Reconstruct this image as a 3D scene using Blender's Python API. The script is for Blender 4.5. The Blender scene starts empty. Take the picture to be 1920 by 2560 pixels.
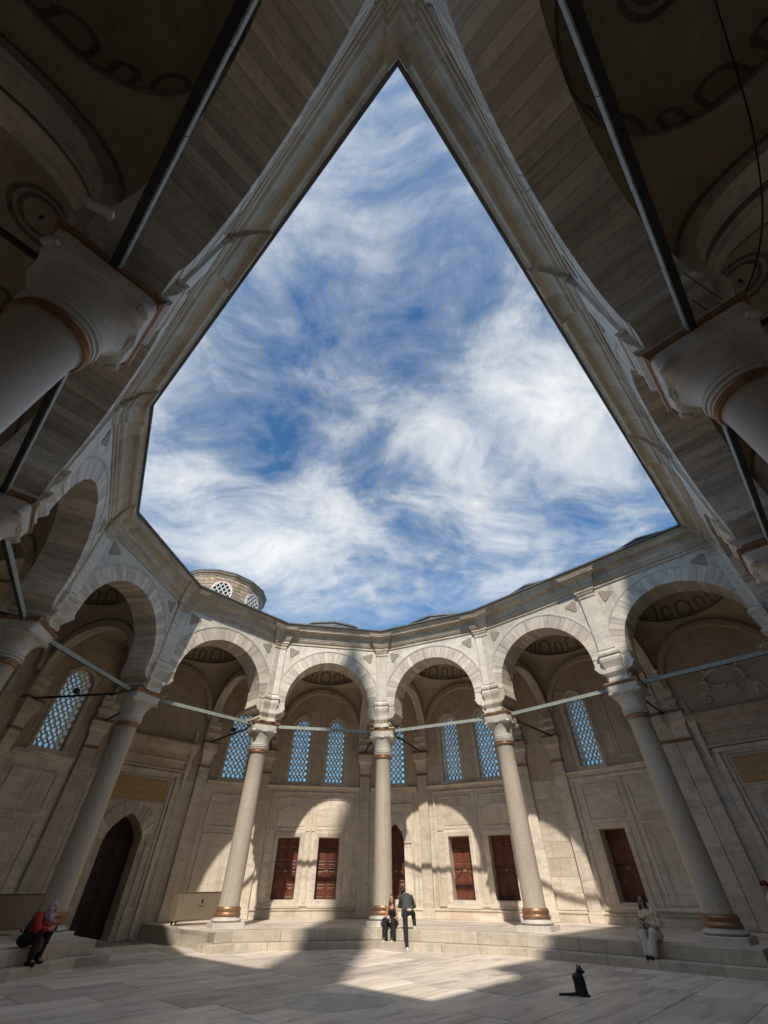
import bpy, bmesh, math, random
import numpy as np
from mathutils import Vector, Matrix
random.seed(7)
S = bpy.context.scene
COL = S.collection
PI = math.pi
# ------------------------------------------------------------------ camera
EYE = 1.57
cam = bpy.data.cameras.new('camera'); camo = bpy.data.objects.new('camera', cam); COL.objects.link(camo)
cam.sensor_fit = 'VERTICAL'; cam.sensor_height = 24; cam.sensor_width = 18
cam.lens = 990.2 / 2560 * 24
cam.clip_start = .05; cam.clip_end = 2000
camo.location = (0, 0, EYE); camo.rotation_euler = (math.radians(90 + 43.3), 0, math.radians(0))
S.camera = camo
# ------------------------------------------------------------------ sky and sun
SUN_EL = math.radians(44.7); SUN_AZ = math.radians(3.1)
W_ = bpy.data.worlds.new('World'); S.world = W_; W_.use_nodes = True
nt = W_.node_tree; nt.nodes.clear()
def N(t, ty, **k):
    n = t.nodes.new(ty)
    for a, v in k.items():
        if a == 'inp':
            for i, x in v.items(): n.inputs[i].default_value = x
        else: setattr(n, a, v)
    return n
def Lk(t, a, b): t.links.new(a, b)
def mathn(t, op, a, b=None, clamp=False):
    n = N(t, 'ShaderNodeMath', operation=op, use_clamp=clamp)
    for i, x in enumerate((a, b)):
        if x is None: continue
        if isinstance(x, (int, float)): n.inputs[i].default_value = x
        else: Lk(t, x, n.inputs[i])
    return n.outputs[0]
def mixc(t, fac, a, b, mode='MIX'):
    n = N(t, 'ShaderNodeMix', data_type='RGBA', blend_type=mode)
    for i, x in ((0, fac), (6, a), (7, b)):
        if isinstance(x, (int, float)): n.inputs[i].default_value = x
        elif isinstance(x, tuple): n.inputs[i].default_value = x if len(x) == 4 else x + (1,)
        else: Lk(t, x, n.inputs[i])
    return n.outputs[2]
def ramp(t, fac, stops):
    n = N(t, 'ShaderNodeValToRGB'); e = n.color_ramp.elements
    while len(e) < len(stops): e.new(.5)
    for i, (p, c) in enumerate(stops):
        e[i].position = p; e[i].color = c if isinstance(c, tuple) and len(c) == 4 else ((c + (1,)) if isinstance(c, tuple) else (c, c, c, 1))
    Lk(t, fac, n.inputs[0]); return n.outputs[0]
def sky():
    t = nt
    out = N(t, 'ShaderNodeOutputWorld')
    st = N(t, 'ShaderNodeTexSky', sky_type='NISHITA', sun_disc=False)
    st.sun_elevation = SUN_EL; st.sun_rotation = PI + SUN_AZ       # the sun stands behind the camera
    st.air_density = 1.0; st.dust_density = .3; st.ozone_density = 2.5
    bg = N(t, 'ShaderNodeBackground'); bg.inputs[1].default_value = SKY_STR
    tc = N(t, 'ShaderNodeTexCoord')
    sp = N(t, 'ShaderNodeSeparateXYZ'); Lk(t, tc.outputs['Generated'], sp.inputs[0])
    zz = mathn(t, 'MAXIMUM', sp.outputs[2], .02); zz = mathn(t, 'ADD', zz, .18)
    cx = mathn(t, 'DIVIDE', sp.outputs[0], zz); cy = mathn(t, 'DIVIDE', sp.outputs[1], zz)
    cb = N(t, 'ShaderNodeCombineXYZ'); Lk(t, cx, cb.inputs[0]); Lk(t, cy, cb.inputs[1])
    def noise(vec, rot, sc, scale, detail, rough, loc=(0, 0, 0), dist=0.):
        mp = N(t, 'ShaderNodeMapping'); mp.inputs['Rotation'].default_value = (0, 0, rot); mp.inputs['Scale'].default_value = sc; mp.inputs['Location'].default_value = loc
        Lk(t, vec, mp.inputs[0])
        n = N(t, 'ShaderNodeTexNoise', inp={'Scale': scale, 'Detail': detail, 'Roughness': rough, 'Distortion': dist}); Lk(t, mp.outputs[0], n.inputs['Vector']); return n
    def shifted(vec, amount, scale, loc):
        w = noise(vec, 0, (1, 1, 1), scale, 2, .5, loc)
        c0 = N(t, 'ShaderNodeVectorMath', operation='SUBTRACT'); Lk(t, w.outputs['Color'], c0.inputs[0]); c0.inputs[1].default_value = (.5, .5, .5)
        s0 = N(t, 'ShaderNodeVectorMath', operation='SCALE'); s0.inputs[3].default_value = amount; Lk(t, c0.outputs[0], s0.inputs[0])
        a0 = N(t, 'ShaderNodeVectorMath', operation='ADD'); Lk(t, vec, a0.inputs[0]); Lk(t, s0.outputs[0], a0.inputs[1]); return a0.outputs[0]
    p1 = shifted(cb.outputs[0], .45, 1.6, (3.7, 1.2, 0)); p2 = shifted(p1, .05, 5., (8.1, 4.4, 0))
    big = noise(p1, .2, (1, 1.35, 1), 1.5, 2, .5, SKY_LOC).outputs[0]           # where the sheets of cirrus lie
    mid = noise(p2, -.25, (1, 1.3, 1), 3.8, 10, .60, (1.1, 6.3, 0)).outputs[0]   # their uneven body
    strk = noise(p2, -.6, (1, 4.5, 1), 4.5, 8, .62, (5.2, .7, 0)).outputs[0]    # drawn out streaks
    gran = noise(p2, .3, (1, 1.2, 1), 16, 6, .62, (2.2, 9.7, 0)).outputs[0]     # fine mackerel grain
    m = mathn(t, 'ADD', mathn(t, 'MULTIPLY', big, .50), mathn(t, 'MULTIPLY', mid, .36))
    m = mathn(t, 'ADD', m, mathn(t, 'MULTIPLY', strk, .12)); m = mathn(t, 'ADD', m, mathn(t, 'MULTIPLY', gran, .13))
    mask = ramp(t, m, [(.445, .0), (.515, .18), (.60, .56), (.71, .94)])
    hz = N(t, 'ShaderNodeMapRange'); hz.inputs[1].default_value = .42; hz.inputs[2].default_value = .54; hz.inputs[3].default_value = .06; hz.inputs[4].default_value = 1.
    Lk(t, sp.outputs[2], hz.inputs[0])
    mask2 = mathn(t, 'MULTIPLY', mask, hz.outputs[0], True)
    shade = ramp(t, mid, [(.3, (.88, .93, .95)), (.7, (1., .99, .965))])
    cc = N(t, 'ShaderNodeVectorMath', operation='SCALE'); cc.inputs[3].default_value = CLOUD / SKY_STR; Lk(t, shade, cc.inputs[0])
    blue = mixc(t, 1., st.outputs[0], (.53, .88, 1.0), 'MULTIPLY')
    bl = N(t, 'ShaderNodeVectorMath', operation='SCALE'); bl.inputs[3].default_value = 1.15; Lk(t, blue, bl.inputs[0])
    Lk(t, mixc(t, mask2, bl.outputs[0], cc.outputs[0]), bg.inputs[0])
    Lk(t, bg.outputs[0], out.inputs[0])
SKY_STR = .115; CLOUD = .86; SKY_LOC = (3, 1, 0)
sky()
sl = bpy.data.lights.new('sun', 'SUN'); so = bpy.data.objects.new('sun', sl); COL.objects.link(so)
sl.energy = 3.6; sl.angle = math.radians(.85); sl.color = (1, .93, .82)
trav = Vector((math.sin(SUN_AZ) * math.cos(SUN_EL), math.cos(SUN_AZ) * math.cos(SUN_EL), -math.sin(SUN_EL)))
so.rotation_euler = trav.to_track_quat('-Z', 'Y').to_euler(); so.location = (-3, -20, 60)
S.view_settings.view_transform = 'Standard'; S.view_settings.look = 'None'; S.view_settings.gamma = 1; S.view_settings.exposure = .28
S.view_settings.use_curve_mapping = False
S.render.engine = 'CYCLES'
S.cycles.max_bounces = 6; S.cycles.diffuse_bounces = 4; S.cycles.glossy_bounces = 2; S.cycles.transparent_max_bounces = 12

# ------------------------------------------------------------------ materials
def newmat(name):
    m = bpy.data.materials.new(name); m.use_nodes = True
    t = m.node_tree; b = t.nodes['Principled BSDF']; return m, t, b
def coords(t, rnd=20., scale=(1, 1, 1), rot=(0, 0, 0)):
    tc = N(t, 'ShaderNodeTexCoord'); oi = N(t, 'ShaderNodeObjectInfo')
    r = mathn(t, 'MULTIPLY', oi.outputs['Random'], rnd)
    cb = N(t, 'ShaderNodeCombineXYZ'); Lk(t, r, cb.inputs[0]); Lk(t, mathn(t, 'MULTIPLY', r, 1.7), cb.inputs[1]); Lk(t, mathn(t, 'MULTIPLY', r, -.6), cb.inputs[2])
    va = N(t, 'ShaderNodeVectorMath', operation='ADD'); Lk(t, tc.outputs['Object'], va.inputs[0]); Lk(t, cb.outputs[0], va.inputs[1])
    mp = N(t, 'ShaderNodeMapping'); mp.inputs['Scale'].default_value = scale; mp.inputs['Rotation'].default_value = rot
    Lk(t, va.outputs[0], mp.inputs[0]); return mp.outputs[0], oi.outputs['Random'], va.outputs[0]
def marble(name, light, dark, stain, scale=(.5, .5, 2.2), rot=(.25, .2, 0), vein=.55, st=.45, rough=.55, var=.12, bump=.12, rnd=20., ns=1.3, streak=.4):
    m, t, b = newmat(name)
    v, r, raw = coords(t, rnd, scale, rot)
    n1 = N(t, 'ShaderNodeTexNoise', inp={'Scale': ns, 'Detail': 5, 'Roughness': .62, 'Distortion': 1.3}); Lk(t, v, n1.inputs['Vector'])
    n2 = N(t, 'ShaderNodeTexNoise', inp={'Scale': .55, 'Detail': 3, 'Roughness': .6}); Lk(t, raw, n2.inputs['Vector'])
    n3 = N(t, 'ShaderNodeTexNoise', inp={'Scale': 14., 'Detail': 3, 'Roughness': .7}); Lk(t, raw, n3.inputs['Vector'])
    c = mixc(t, mathn(t, 'MULTIPLY', ramp(t, n1.outputs[0], [(.40, 0.), (.52, .35), (.64, 1.)]), vein), light, dark)
    c = mixc(t, mathn(t, 'MULTIPLY', ramp(t, n2.outputs[0], [(.42, 0.), (.68, 1.)]), st), c, stain)
    ms = N(t, 'ShaderNodeMapping'); ms.inputs['Scale'].default_value = (2.6, 2.6, .22); Lk(t, raw, ms.inputs[0])
    n4 = N(t, 'ShaderNodeTexNoise', inp={'Scale': 1.1, 'Detail': 4, 'Roughness': .65}); Lk(t, ms.outputs[0], n4.inputs['Vector'])
    c = mixc(t, mathn(t, 'MULTIPLY', ramp(t, n4.outputs[0], [(.50, 0.), (.72, 1.)]), streak), c, tuple(x * .55 for x in dark))
    f = ramp(t, n3.outputs[0], [(.25, .82), (.75, 1.08)])
    c = mixc(t, 1., c, f, 'MULTIPLY')
    br = N(t, 'ShaderNodeMapRange'); br.inputs[3].default_value = 1 - var; br.inputs[4].default_value = 1 + var * .6; Lk(t, r, br.inputs[0])
    c = mixc(t, 1., c, br.outputs[0], 'MULTIPLY')
    Lk(t, c, b.inputs['Base Color']); b.inputs['Roughness'].default_value = rough
    bp = N(t, 'ShaderNodeBump', inp={'Strength': bump, 'Distance': .02}); Lk(t, n3.outputs[0], bp.inputs['Height']); Lk(t, bp.outputs[0], b.inputs['Normal'])
    return m
def plain(name, col, rough=.6, metal=0., noise=.15, ns=8., bump=.1, sheen=0.):
    m, t, b = newmat(name)
    v, r, raw = coords(t, 9.)
    n = N(t, 'ShaderNodeTexNoise', inp={'Scale': ns, 'Detail': 3, 'Roughness': .65}); Lk(t, raw, n.inputs['Vector'])
    f = ramp(t, n.outputs[0], [(.25, 1 - noise), (.75, 1 + noise)])
    Lk(t, mixc(t, 1., col + (1,), f, 'MULTIPLY'), b.inputs['Base Color'])
    b.inputs['Roughness'].default_value = rough; b.inputs['Metallic'].default_value = metal
    if bump:
        bp = N(t, 'ShaderNodeBump', inp={'Strength': bump, 'Distance': .01}); Lk(t, n.outputs[0], bp.inputs['Height']); Lk(t, bp.outputs[0], b.inputs['Normal'])
    return m
M = {}
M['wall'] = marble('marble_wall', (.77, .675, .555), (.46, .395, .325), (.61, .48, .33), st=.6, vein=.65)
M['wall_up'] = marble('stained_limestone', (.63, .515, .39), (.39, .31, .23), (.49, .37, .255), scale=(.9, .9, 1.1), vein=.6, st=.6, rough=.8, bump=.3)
M['span'] = marble('marble_spandrel', (.74, .68, .575), (.47, .43, .37), (.60, .49, .345), scale=(.6, .6, 1.6), st=.45, vein=.65)
M['vous'] = marble('marble_voussoir', (.75, .66, .545), (.42, .37, .325), (.61, .49, .35), scale=(3.0, .4, .55), rot=(0, .15, 0), vein=.85, st=.4, var=.22, rnd=37.)
M['corn'] = marble('weathered_cornice', (.66, .56, .44), (.36, .295, .22), (.44, .325, .21), scale=(.35, 1.5, 2.5), rot=(0, 0, 0), vein=.7, st=.7, var=.12, bump=.25)
M['floor'] = marble('marble_paving', (.86, .745, .63), (.43, .365, .31), (.69, .57, .45), scale=(.30, 1.7, 1), rot=(0, 0, .12), vein=.85, st=.55, streak=.0, rough=.5, var=.24, bump=.1)
M['floor_b'] = marble('marble_paving_grey', (.84, .73, .625), (.37, .32, .28), (.65, .545, .435), scale=(.5, 1.2, 1), rot=(0, 0, .8), vein=.8, st=.6, streak=.0, rough=.5, var=.3, bump=.1)
M['step'] = marble('marble_step', (.62, .545, .44), (.40, .34, .27), (.47, .38, .28), scale=(.4, .6, 2.), vein=.55, st=.55, rough=.5, var=.15)
M['shaft'] = marble('granite_shaft', (.50, .43, .345), (.40, .34, .275), (.44, .365, .275), scale=(3, 3, 3), vein=.5, st=.4, rough=.45, var=.03, bump=.05, ns=14., streak=.22)
M['cap'] = marble('marble_capital', (.66, .61, .53), (.45, .41, .36), (.50, .43, .35), vein=.4, st=.35, rough=.5, var=.04, streak=.3)
M['copper'] = plain('bronze_band', (.30, .165, .09), .42, .5, .35, 5.)
M['cream'] = marble('cream_plaster', (.56, .475, .335), (.40, .33, .23), (.45, .36, .245), scale=(1, 1, 1), vein=.5, st=.6, rough=.9, var=.05, bump=.08, streak=.35)
M['paint'] = plain('grey_paint_band', (.21, .175, .135), .85, 0, .35, 5.)
M['paint2'] = plain('umber_paint', (.23, .165, .115), .85, 0, .3, 6.)
M['lead'] = plain('lead_roof', (.13, .135, .14), .6, .0, .3, 3., .2)
M['rod'] = plain('patinated_rod', (.30, .32, .28), .6, .1, .25, 9., .2)
M['iron'] = plain('dark_iron', (.035, .035, .035), .55, .3, .3, 9.)
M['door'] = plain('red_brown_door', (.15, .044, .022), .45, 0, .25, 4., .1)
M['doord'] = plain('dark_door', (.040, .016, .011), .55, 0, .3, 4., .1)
M['gold'] = plain('gold_ground', (.44, .285, .12), .6, .0, .2, 30., .3)
M['goldb'] = plain('gilt_letters', (.70, .50, .22), .45, .1, .12, 20.)
M['lattice'] = plain('plaster_lattice', (.72, .66, .57), .75, 0, .12, 9.)
M['medal'] = plain('brown_medallion', (.33, .27, .205), .8, 0, .2, 12., .3)
M['brick'] = marble('drum_stone', (.52, .43, .32), (.38, .27, .19), (.45, .31, .21), scale=(1, 1, 1), vein=.6, st=.6, rough=.85, var=.25, bump=.5)
M['mortar'] = plain('pink_mortar', (.42, .27, .20), .9, 0, .25, 9., .4)
M['metal'] = plain('brushed_champagne_metal', (.28, .225, .155), .38, .35, .06, 3.)
M['white'] = plain('white_plastic', (.80, .78, .74), .4, 0, .05, 4., 0)
M['black'] = plain('black_plastic', (.012, .012, .013), .45, 0, .1, 4., 0)
M['cable'] = plain('cable_rubber', (.02, .02, .02), .6, 0, .1, 4., 0)
M['ground'] = plain('ground_earth', (.30, .27, .23), .9, 0, .2, .5)
def glassmat():
    m, t, b = newmat('window_glass'); t.nodes.remove(b)
    o = t.nodes['Material Output']; v, r, raw = coords(t, 9.)
    tint = ramp(t, r, [(.0, (.50, .57, .60)), (.3, (.72, .79, .80)), (1., (.84, .88, .87))])
    tr = N(t, 'ShaderNodeBsdfTransparent'); Lk(t, tint, tr.inputs[0])
    df = N(t, 'ShaderNodeBsdfTranslucent'); df.inputs[0].default_value = (.86, .86, .80, 1)                 # dust on the panes
    gl = N(t, 'ShaderNodeBsdfGlossy'); gl.inputs[0].default_value = (.9, .95, 1, 1); gl.inputs[1].default_value = .08
    n = N(t, 'ShaderNodeTexNoise', inp={'Scale': 5., 'Detail': 3}); Lk(t, raw, n.inputs['Vector'])
    mx0 = N(t, 'ShaderNodeMixShader'); Lk(t, ramp(t, n.outputs[0], [(.3, .35), (.7, .7)]), mx0.inputs[0]); Lk(t, tr.outputs[0], mx0.inputs[1]); Lk(t, df.outputs[0], mx0.inputs[2])
    mx = N(t, 'ShaderNodeMixShader'); mx.inputs[0].default_value = .12
    Lk(t, mx0.outputs[0], mx.inputs[1]); Lk(t, gl.outputs[0], mx.inputs[2]); Lk(t, mx.outputs[0], o.inputs[0]); return m
M['glass'] = glassmat()

# ------------------------------------------------------------------ mesh helpers
def finish(o, mat, parent):
    if mat: o.data.materials.append(M[mat] if isinstance(mat, str) else mat)
    COL.objects.link(o)
    if parent: o.parent = parent
    return o
class MB:
    def __init__(s): s.v = []; s.f = []
    def add(s, vs, fs):
        n = len(s.v); s.v += [tuple(p) for p in vs]; s.f += [tuple(i + n for i in f) for f in fs]; return s
    def box(s, x0, x1, y0, y1, z0, z1):
        return s.add([(x, y, z) for z in (z0, z1) for (x, y) in ((x0, y0), (x1, y0), (x1, y1), (x0, y1))],
                     [(3, 2, 1, 0), (4, 5, 6, 7), (0, 1, 5, 4), (1, 2, 6, 5), (2, 3, 7, 6), (3, 0, 4, 7)])
    def hexa(s, p): # 8 points: bottom ring, top ring
        return s.add(p, [(3, 2, 1, 0), (4, 5, 6, 7), (0, 1, 5, 4), (1, 2, 6, 5), (2, 3, 7, 6), (3, 0, 4, 7)])
    def grid(s, rows, close=False):
        n = len(rows[0]); vs = [p for r in rows for p in r]; fs = []
        for i in range(len(rows) - 1):
            for j in range(n if close else n - 1):
                k = (j + 1) % n; fs.append((i * n + j, i * n + k, (i + 1) * n + k, (i + 1) * n + j))
        return s.add(vs, fs)
    def lathe(s, prof, n=32, cap=True, c=(0, 0)):
        rows = [[(c[0] + r * math.cos(2 * PI * k / n), c[1] + r * math.sin(2 * PI * k / n), z) for k in range(n)] for r, z in prof]
        s.grid(rows, True)
        if cap:
            b = len(s.v)
            s.v += rows[-1] + rows[0]; s.f.append(tuple(range(b, b + n))); s.f.append(tuple(range(b + 2 * n - 1, b + n - 1, -1)))
        return s
    def tube(s, path, r, n=6, close=False):
        P = [Vector(p) for p in path]; rows = []; up = Vector((0, 0, 1))
        for i, p in enumerate(P):
            a = P[i - 1] if (i > 0 or close) else p; b = P[(i + 1) % len(P)] if (i < len(P) - 1 or close) else p
            d = (b - a).normalized(); x = d.cross(up)
            if x.length < 1e-3: x = d.cross(Vector((1, 0, 0)))
            x.normalize(); y = x.cross(d); rr = r[i] if isinstance(r, (list, tuple)) else r
            rows.append([tuple(p + x * rr * math.cos(2 * PI * k / n) + y * rr * math.sin(2 * PI * k / n)) for k in range(n)])
        if close: rows.append(rows[0])
        s.grid(rows, True)
        if not close: s.add(rows[0], [tuple(range(n))[::-1]]); s.add(rows[-1], [tuple(range(n))])
        return s
    def mesh(s, name, smooth=False, bevel=0, merge=True, flip=True):
        bm = bmesh.new(); vs = [bm.verts.new(p) for p in s.v]
        for f in s.f:
            try: bm.faces.new([vs[i] for i in f])
            except ValueError: pass
        if merge: bmesh.ops.remove_doubles(bm, verts=bm.verts, dist=1e-4)
        if flip: bmesh.ops.recalc_face_normals(bm, faces=bm.faces)
        if bevel: bmesh.ops.bevel(bm, geom=list(bm.edges), offset=bevel, segments=1, affect='EDGES', profile=.5)
        me = bpy.data.meshes.new(name); bm.to_mesh(me); bm.free()
        if smooth:
            me.polygons.foreach_set('use_smooth', [True] * len(me.polygons))
            try: me.set_sharp_from_angle(angle=math.radians(38))
            except Exception: pass
        return me
    def build(s, name, mat, parent=None, smooth=False, bevel=0, merge=True, flip=True):
        return finish(bpy.data.objects.new(name, s.mesh(name, smooth, bevel, merge, flip)), mat, parent)
def tag(o, label=None, cat=None, group=None, kind=None):
    if label: o['label'] = label
    if cat: o['category'] = cat
    if group: o['group'] = group
    if kind: o['kind'] = kind
    return o
def empty(name, loc=(0, 0, 0), rz=0, label=None, cat=None, group=None):
    o = bpy.data.objects.new(name, None); o.empty_display_size = .3; o.location = loc; o.rotation_euler = (0, 0, rz); COL.objects.link(o)
    return tag(o, label, cat, group)
def inst(name, me, parent, loc=(0, 0, 0), rot=(0, 0, 0), scale=None):
    o = bpy.data.objects.new(name, me); COL.objects.link(o); o.parent = parent; o.location = loc; o.rotation_euler = rot
    if scale: o.scale = scale
    return o
def plate(outer, holes, y, name, mat, parent, depth=0., depths=None):
    """flat face in the x-z plane at y (facing -y) with holes, and reveals going back from each hole"""
    bm = bmesh.new(); E = []
    for loop in [outer] + holes:
        vs = [bm.verts.new((p[0], y, p[1])) for p in loop]
        E += [bm.edges.new((vs[i], vs[(i + 1) % len(vs)])) for i in range(len(vs))]
    bmesh.ops.triangle_fill(bm, use_beauty=True, edges=E)
    for f in bm.faces:
        f.normal_update()
        if f.normal.y > 0: f.normal_flip()
    for i, loop in enumerate(holes):
        d = depths[i] if depths else depth
        if not d: continue
        a = [bm.verts.new((p[0], y, p[1])) for p in loop]; b = [bm.verts.new((p[0], y + d, p[1])) for p in loop]
        for k in range(len(loop)):
            j = (k + 1) % len(loop); bm.faces.new((a[k], a[j], b[j], b[k]))
    me = bpy.data.meshes.new(name); bm.to_mesh(me); bm.free()
    return finish(bpy.data.objects.new(name, me), mat, parent)
def extr(mb, prof, xa, xb, yf, caps=True):
    """profile of (projection towards court, z) run along x; xa, xb are functions of y"""
    rows = [[(xa(yf - p), yf - p, z), (xb(yf - p), yf - p, z)] for p, z in prof]
    mb.grid(rows)
    if caps:
        for k, s in ((0, 1), (1, -1)):
            pts = [r[k] for r in rows]; pts += [(pts[-1][0], yf + .02, pts[-1][2]), (pts[0][0], yf + .02, pts[0][2])]
            mb.add(pts, [tuple(range(len(pts)))[::s]])
    return mb
def cst(v): return lambda y: v
def rframe(mb, x0, x1, z0, z1, w, y, pr):
    """raised rectangular moulding frame, outer size given"""
    o = [(x0, z0), (x1, z0), (x1, z1), (x0, z1)]; m_ = [(x0 + w * .35, z0 + w * .35), (x1 - w * .35, z0 + w * .35), (x1 - w * .35, z1 - w * .35), (x0 + w * .35, z1 - w * .35)]
    i = [(x0 + w, z0 + w), (x1 - w, z0 + w), (x1 - w, z1 - w), (x0 + w, z1 - w)]
    rows = []
    for loop, d in ((o, 0), (o, pr * .6), (m_, pr), (i, pr * .75), (i, 0)):
        rows.append([(p[0], y - d, p[1]) for p in loop])
    mb.grid(rows, True); return mb
def arch_pts(x0, x1, z0, zs, rise, n=14, point=.0):
    """window outline: rectangle with a (slightly pointed) arch on top, starting bottom left, counter-clockwise seen from -y"""
    w = (x1 - x0) / 2; c = (x0 + x1) / 2; pts = [(x0, z0), (x1, z0)]
    for k in range(n + 1):
        a = PI * k / n; h = math.sin(a); h = h ** (1 - point * .35) if h > 0 else 0
        pts.append((c + w * math.cos(a), zs + rise * (h * (1 - point) + point * (1 - abs(math.cos(a)) ** 1.15))))
    return pts
def inside(poly, x, z):
    r = False; n = len(poly)
    for i in range(n):
        (xa, za), (xb, zb) = poly[i], poly[i - 1]
        if (za > z) != (zb > z) and x < (xb - xa) * (z - za) / (zb - za) + xa: r = not r
    return r

# ------------------------------------------------------------------ plan of the court
PHI = math.radians(136.58); TX, TY = -1.2546, 12.422
RC, LC = 9.358, 10.968            # column line: half decagon of circumradius RC plus a rectangle LC deep
OV = 1.147                        # the eave hangs this far in front of the column line
ca, sa = math.cos(PHI), math.sin(PHI)
def CW(b, a): return Vector((TX + b * sa + a * ca, TY - b * ca + a * sa, 0))
verts = [CW(-RC, -LC), CW(-RC, -LC / 2)] + [CW(-RC * math.cos(k * PI / 5), RC * math.sin(k * PI / 5)) for k in range(6)] + \
        [CW(RC, -LC / 2), CW(RC, -LC), CW(RC / 3, -LC), CW(-RC / 3, -LC)]
# vertices: 0 near corner, 1 mid left, 2..7 decagon, 8 mid right, 9 far corner, 10, 11 mosque side
TURN = [45, 0, 9, 18, 18, 18, 18, 9, 0, 45, 0, 0]
TN = [math.tan(math.radians(a)) for a in TURN]
YF, YB, YW = -.48, .50, 4.63
ZC = 8.05; ZP = .46
class Bay: pass
BAYS = []
for i in range(12):
    b = Bay(); b.i = i; b.A = verts[i]; b.B = verts[(i + 1) % 12]; d = b.B - b.A; b.L = d.length; b.ta = TN[i]; b.tb = TN[(i + 1) % 12]
    b.ang = math.atan2(d.y, d.x); b.mid = (b.A + b.B) / 2; b.h = b.L / 2
    b.xmin = (lambda y, b=b: -(b.h + y * b.ta)); b.xmax = (lambda y, b=b: b.h + y * b.tb)
    b.r = 2.05 if b.L < 6 else 2.4
    BAYS.append(b)
    b.P = (lambda x, y, z, b=b: Vector((b.mid.x + x * math.cos(b.ang) - y * math.sin(b.ang), b.mid.y + x * math.sin(b.ang) + y * math.cos(b.ang), z)))
VIS = range(12)
# ------------------------------------------------------------------ ground and paving
g = MB(); g.add([(-600, -600, -.03), (600, -600, -.03), (600, 600, -.03), (-600, 600, -.03)], [(0, 1, 2, 3)])
tag(g.build('ground', 'ground'), kind='structure')
fl = MB(); fl.add([tuple(b.P(0, 0, 0) * 0 + v + Vector((0, 0, -.012))) for b, v in zip(BAYS, [b.P(b.xmin(5.), 5., 0) for b in BAYS])], [tuple(range(12))])
fl_o = tag(fl.build('courtyard_floor', 'mortar2' if False else 'medal'), kind='structure')
SLX, SLY = 2.1, 1.22
slab = MB().box(-SLX / 2 + .006, SLX / 2 - .006, -SLY / 2 + .006, SLY / 2 - .006, -.05, 0).mesh('paving_slab', bevel=.008); slab.materials.append(M['floor']); slab_b = slab.copy(); slab_b.materials.clear(); slab_b.materials.append(M['floor_b'])
ring = [b.P(b.xmin(-.9), -.9, 0) for b in BAYS]
ring_c = [((v.x - TX) * sa - (v.y - TY) * ca, (v.x - TX) * ca + (v.y - TY) * sa) for v in ring]
row = 0; a = -LC
cnt = 0
while a < 11.5:
    off = random.uniform(0, SLX)
    b_ = -10.5 - off
    while b_ < 11:
        ok = inside(ring_c, b_, a) or inside(ring_c, b_ + .7, a) or inside(ring_c, b_ - .7, a) or (abs(b_) < 2.6 and 6 < a < 13) 
        ok = ok or (b_ > 7 and abs(a + 8.2) < 2.4)
        if ok and cnt < 298:
            w = CW(b_, a); o = inst('paving_slab', random.choice((slab, slab, slab_b)), fl_o, (w.x, w.y, random.uniform(-.003, .001)), (random.uniform(-.0015, .0015), random.uniform(-.0015, .0015), PHI - PI / 2)); cnt += 1
        b_ += SLX
    a += SLY
# old greyish repair patch let into the paving
pp = MB(); c0 = Vector((-.9, 11.55, .0)); pts = []
for k in range(40):
    t_ = 2 * PI * k / 40; rr = 1 + .07 * math.sin(3 * t_ + 1) + .04 * math.sin(7 * t_)
    pts.append((c0.x + 1.02 * rr * math.cos(t_), c0.y + .78 * rr * math.sin(t_)))
pp.add([(x, y, .001) for x, y in pts] + [(c0.x + (x - c0.x) * .985, c0.y + (y - c0.y) * .985, .006) for x, y in pts], [(k, (k + 1) % 40, 40 + (k + 1) % 40, 40 + k) for k in range(40)] + [tuple(range(40, 80))])
M['patch'] = plain('weathered_patch', (.56, .51, .42), .8, 0, .25, 4., .3)
pp.build('floor_patch', 'patch', fl_o)

# ------------------------------------------------------------------ raised platform with its steps
def hexx(xa, xb, y0, y1, z0, z1):
    return [(xa(y0), y0, z0), (xb(y0), y0, z0), (xb(y1), y1, z0), (xa(y1), y1, z0), (xa(y0), y0, z1), (xb(y0), y0, z1), (xb(y1), y1, z1), (xa(y1), y1, z1)]
YE, YS = -1.30, -1.68
def blocks(par, name, mat, xa, xb, y0, y1, z0, z1, n, bev=.012, gap=.003):
    ym = (y0 + y1) / 2; a0, a1 = xa(ym), xb(ym); cuts = [a0]
    for k in range(1, n): cuts.append(a0 + (a1 - a0) * k / n + random.uniform(-.18, .18))
    cuts.append(a1)
    for k in range(n):
        fa = xa if k == 0 else cst(cuts[k] + gap); fb = xb if k == n - 1 else cst(cuts[k + 1] - gap)
        MB().hexa(hexx(fa, fb, y0, y1, z0, z1)).build(name, mat, par, bevel=bev)
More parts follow.
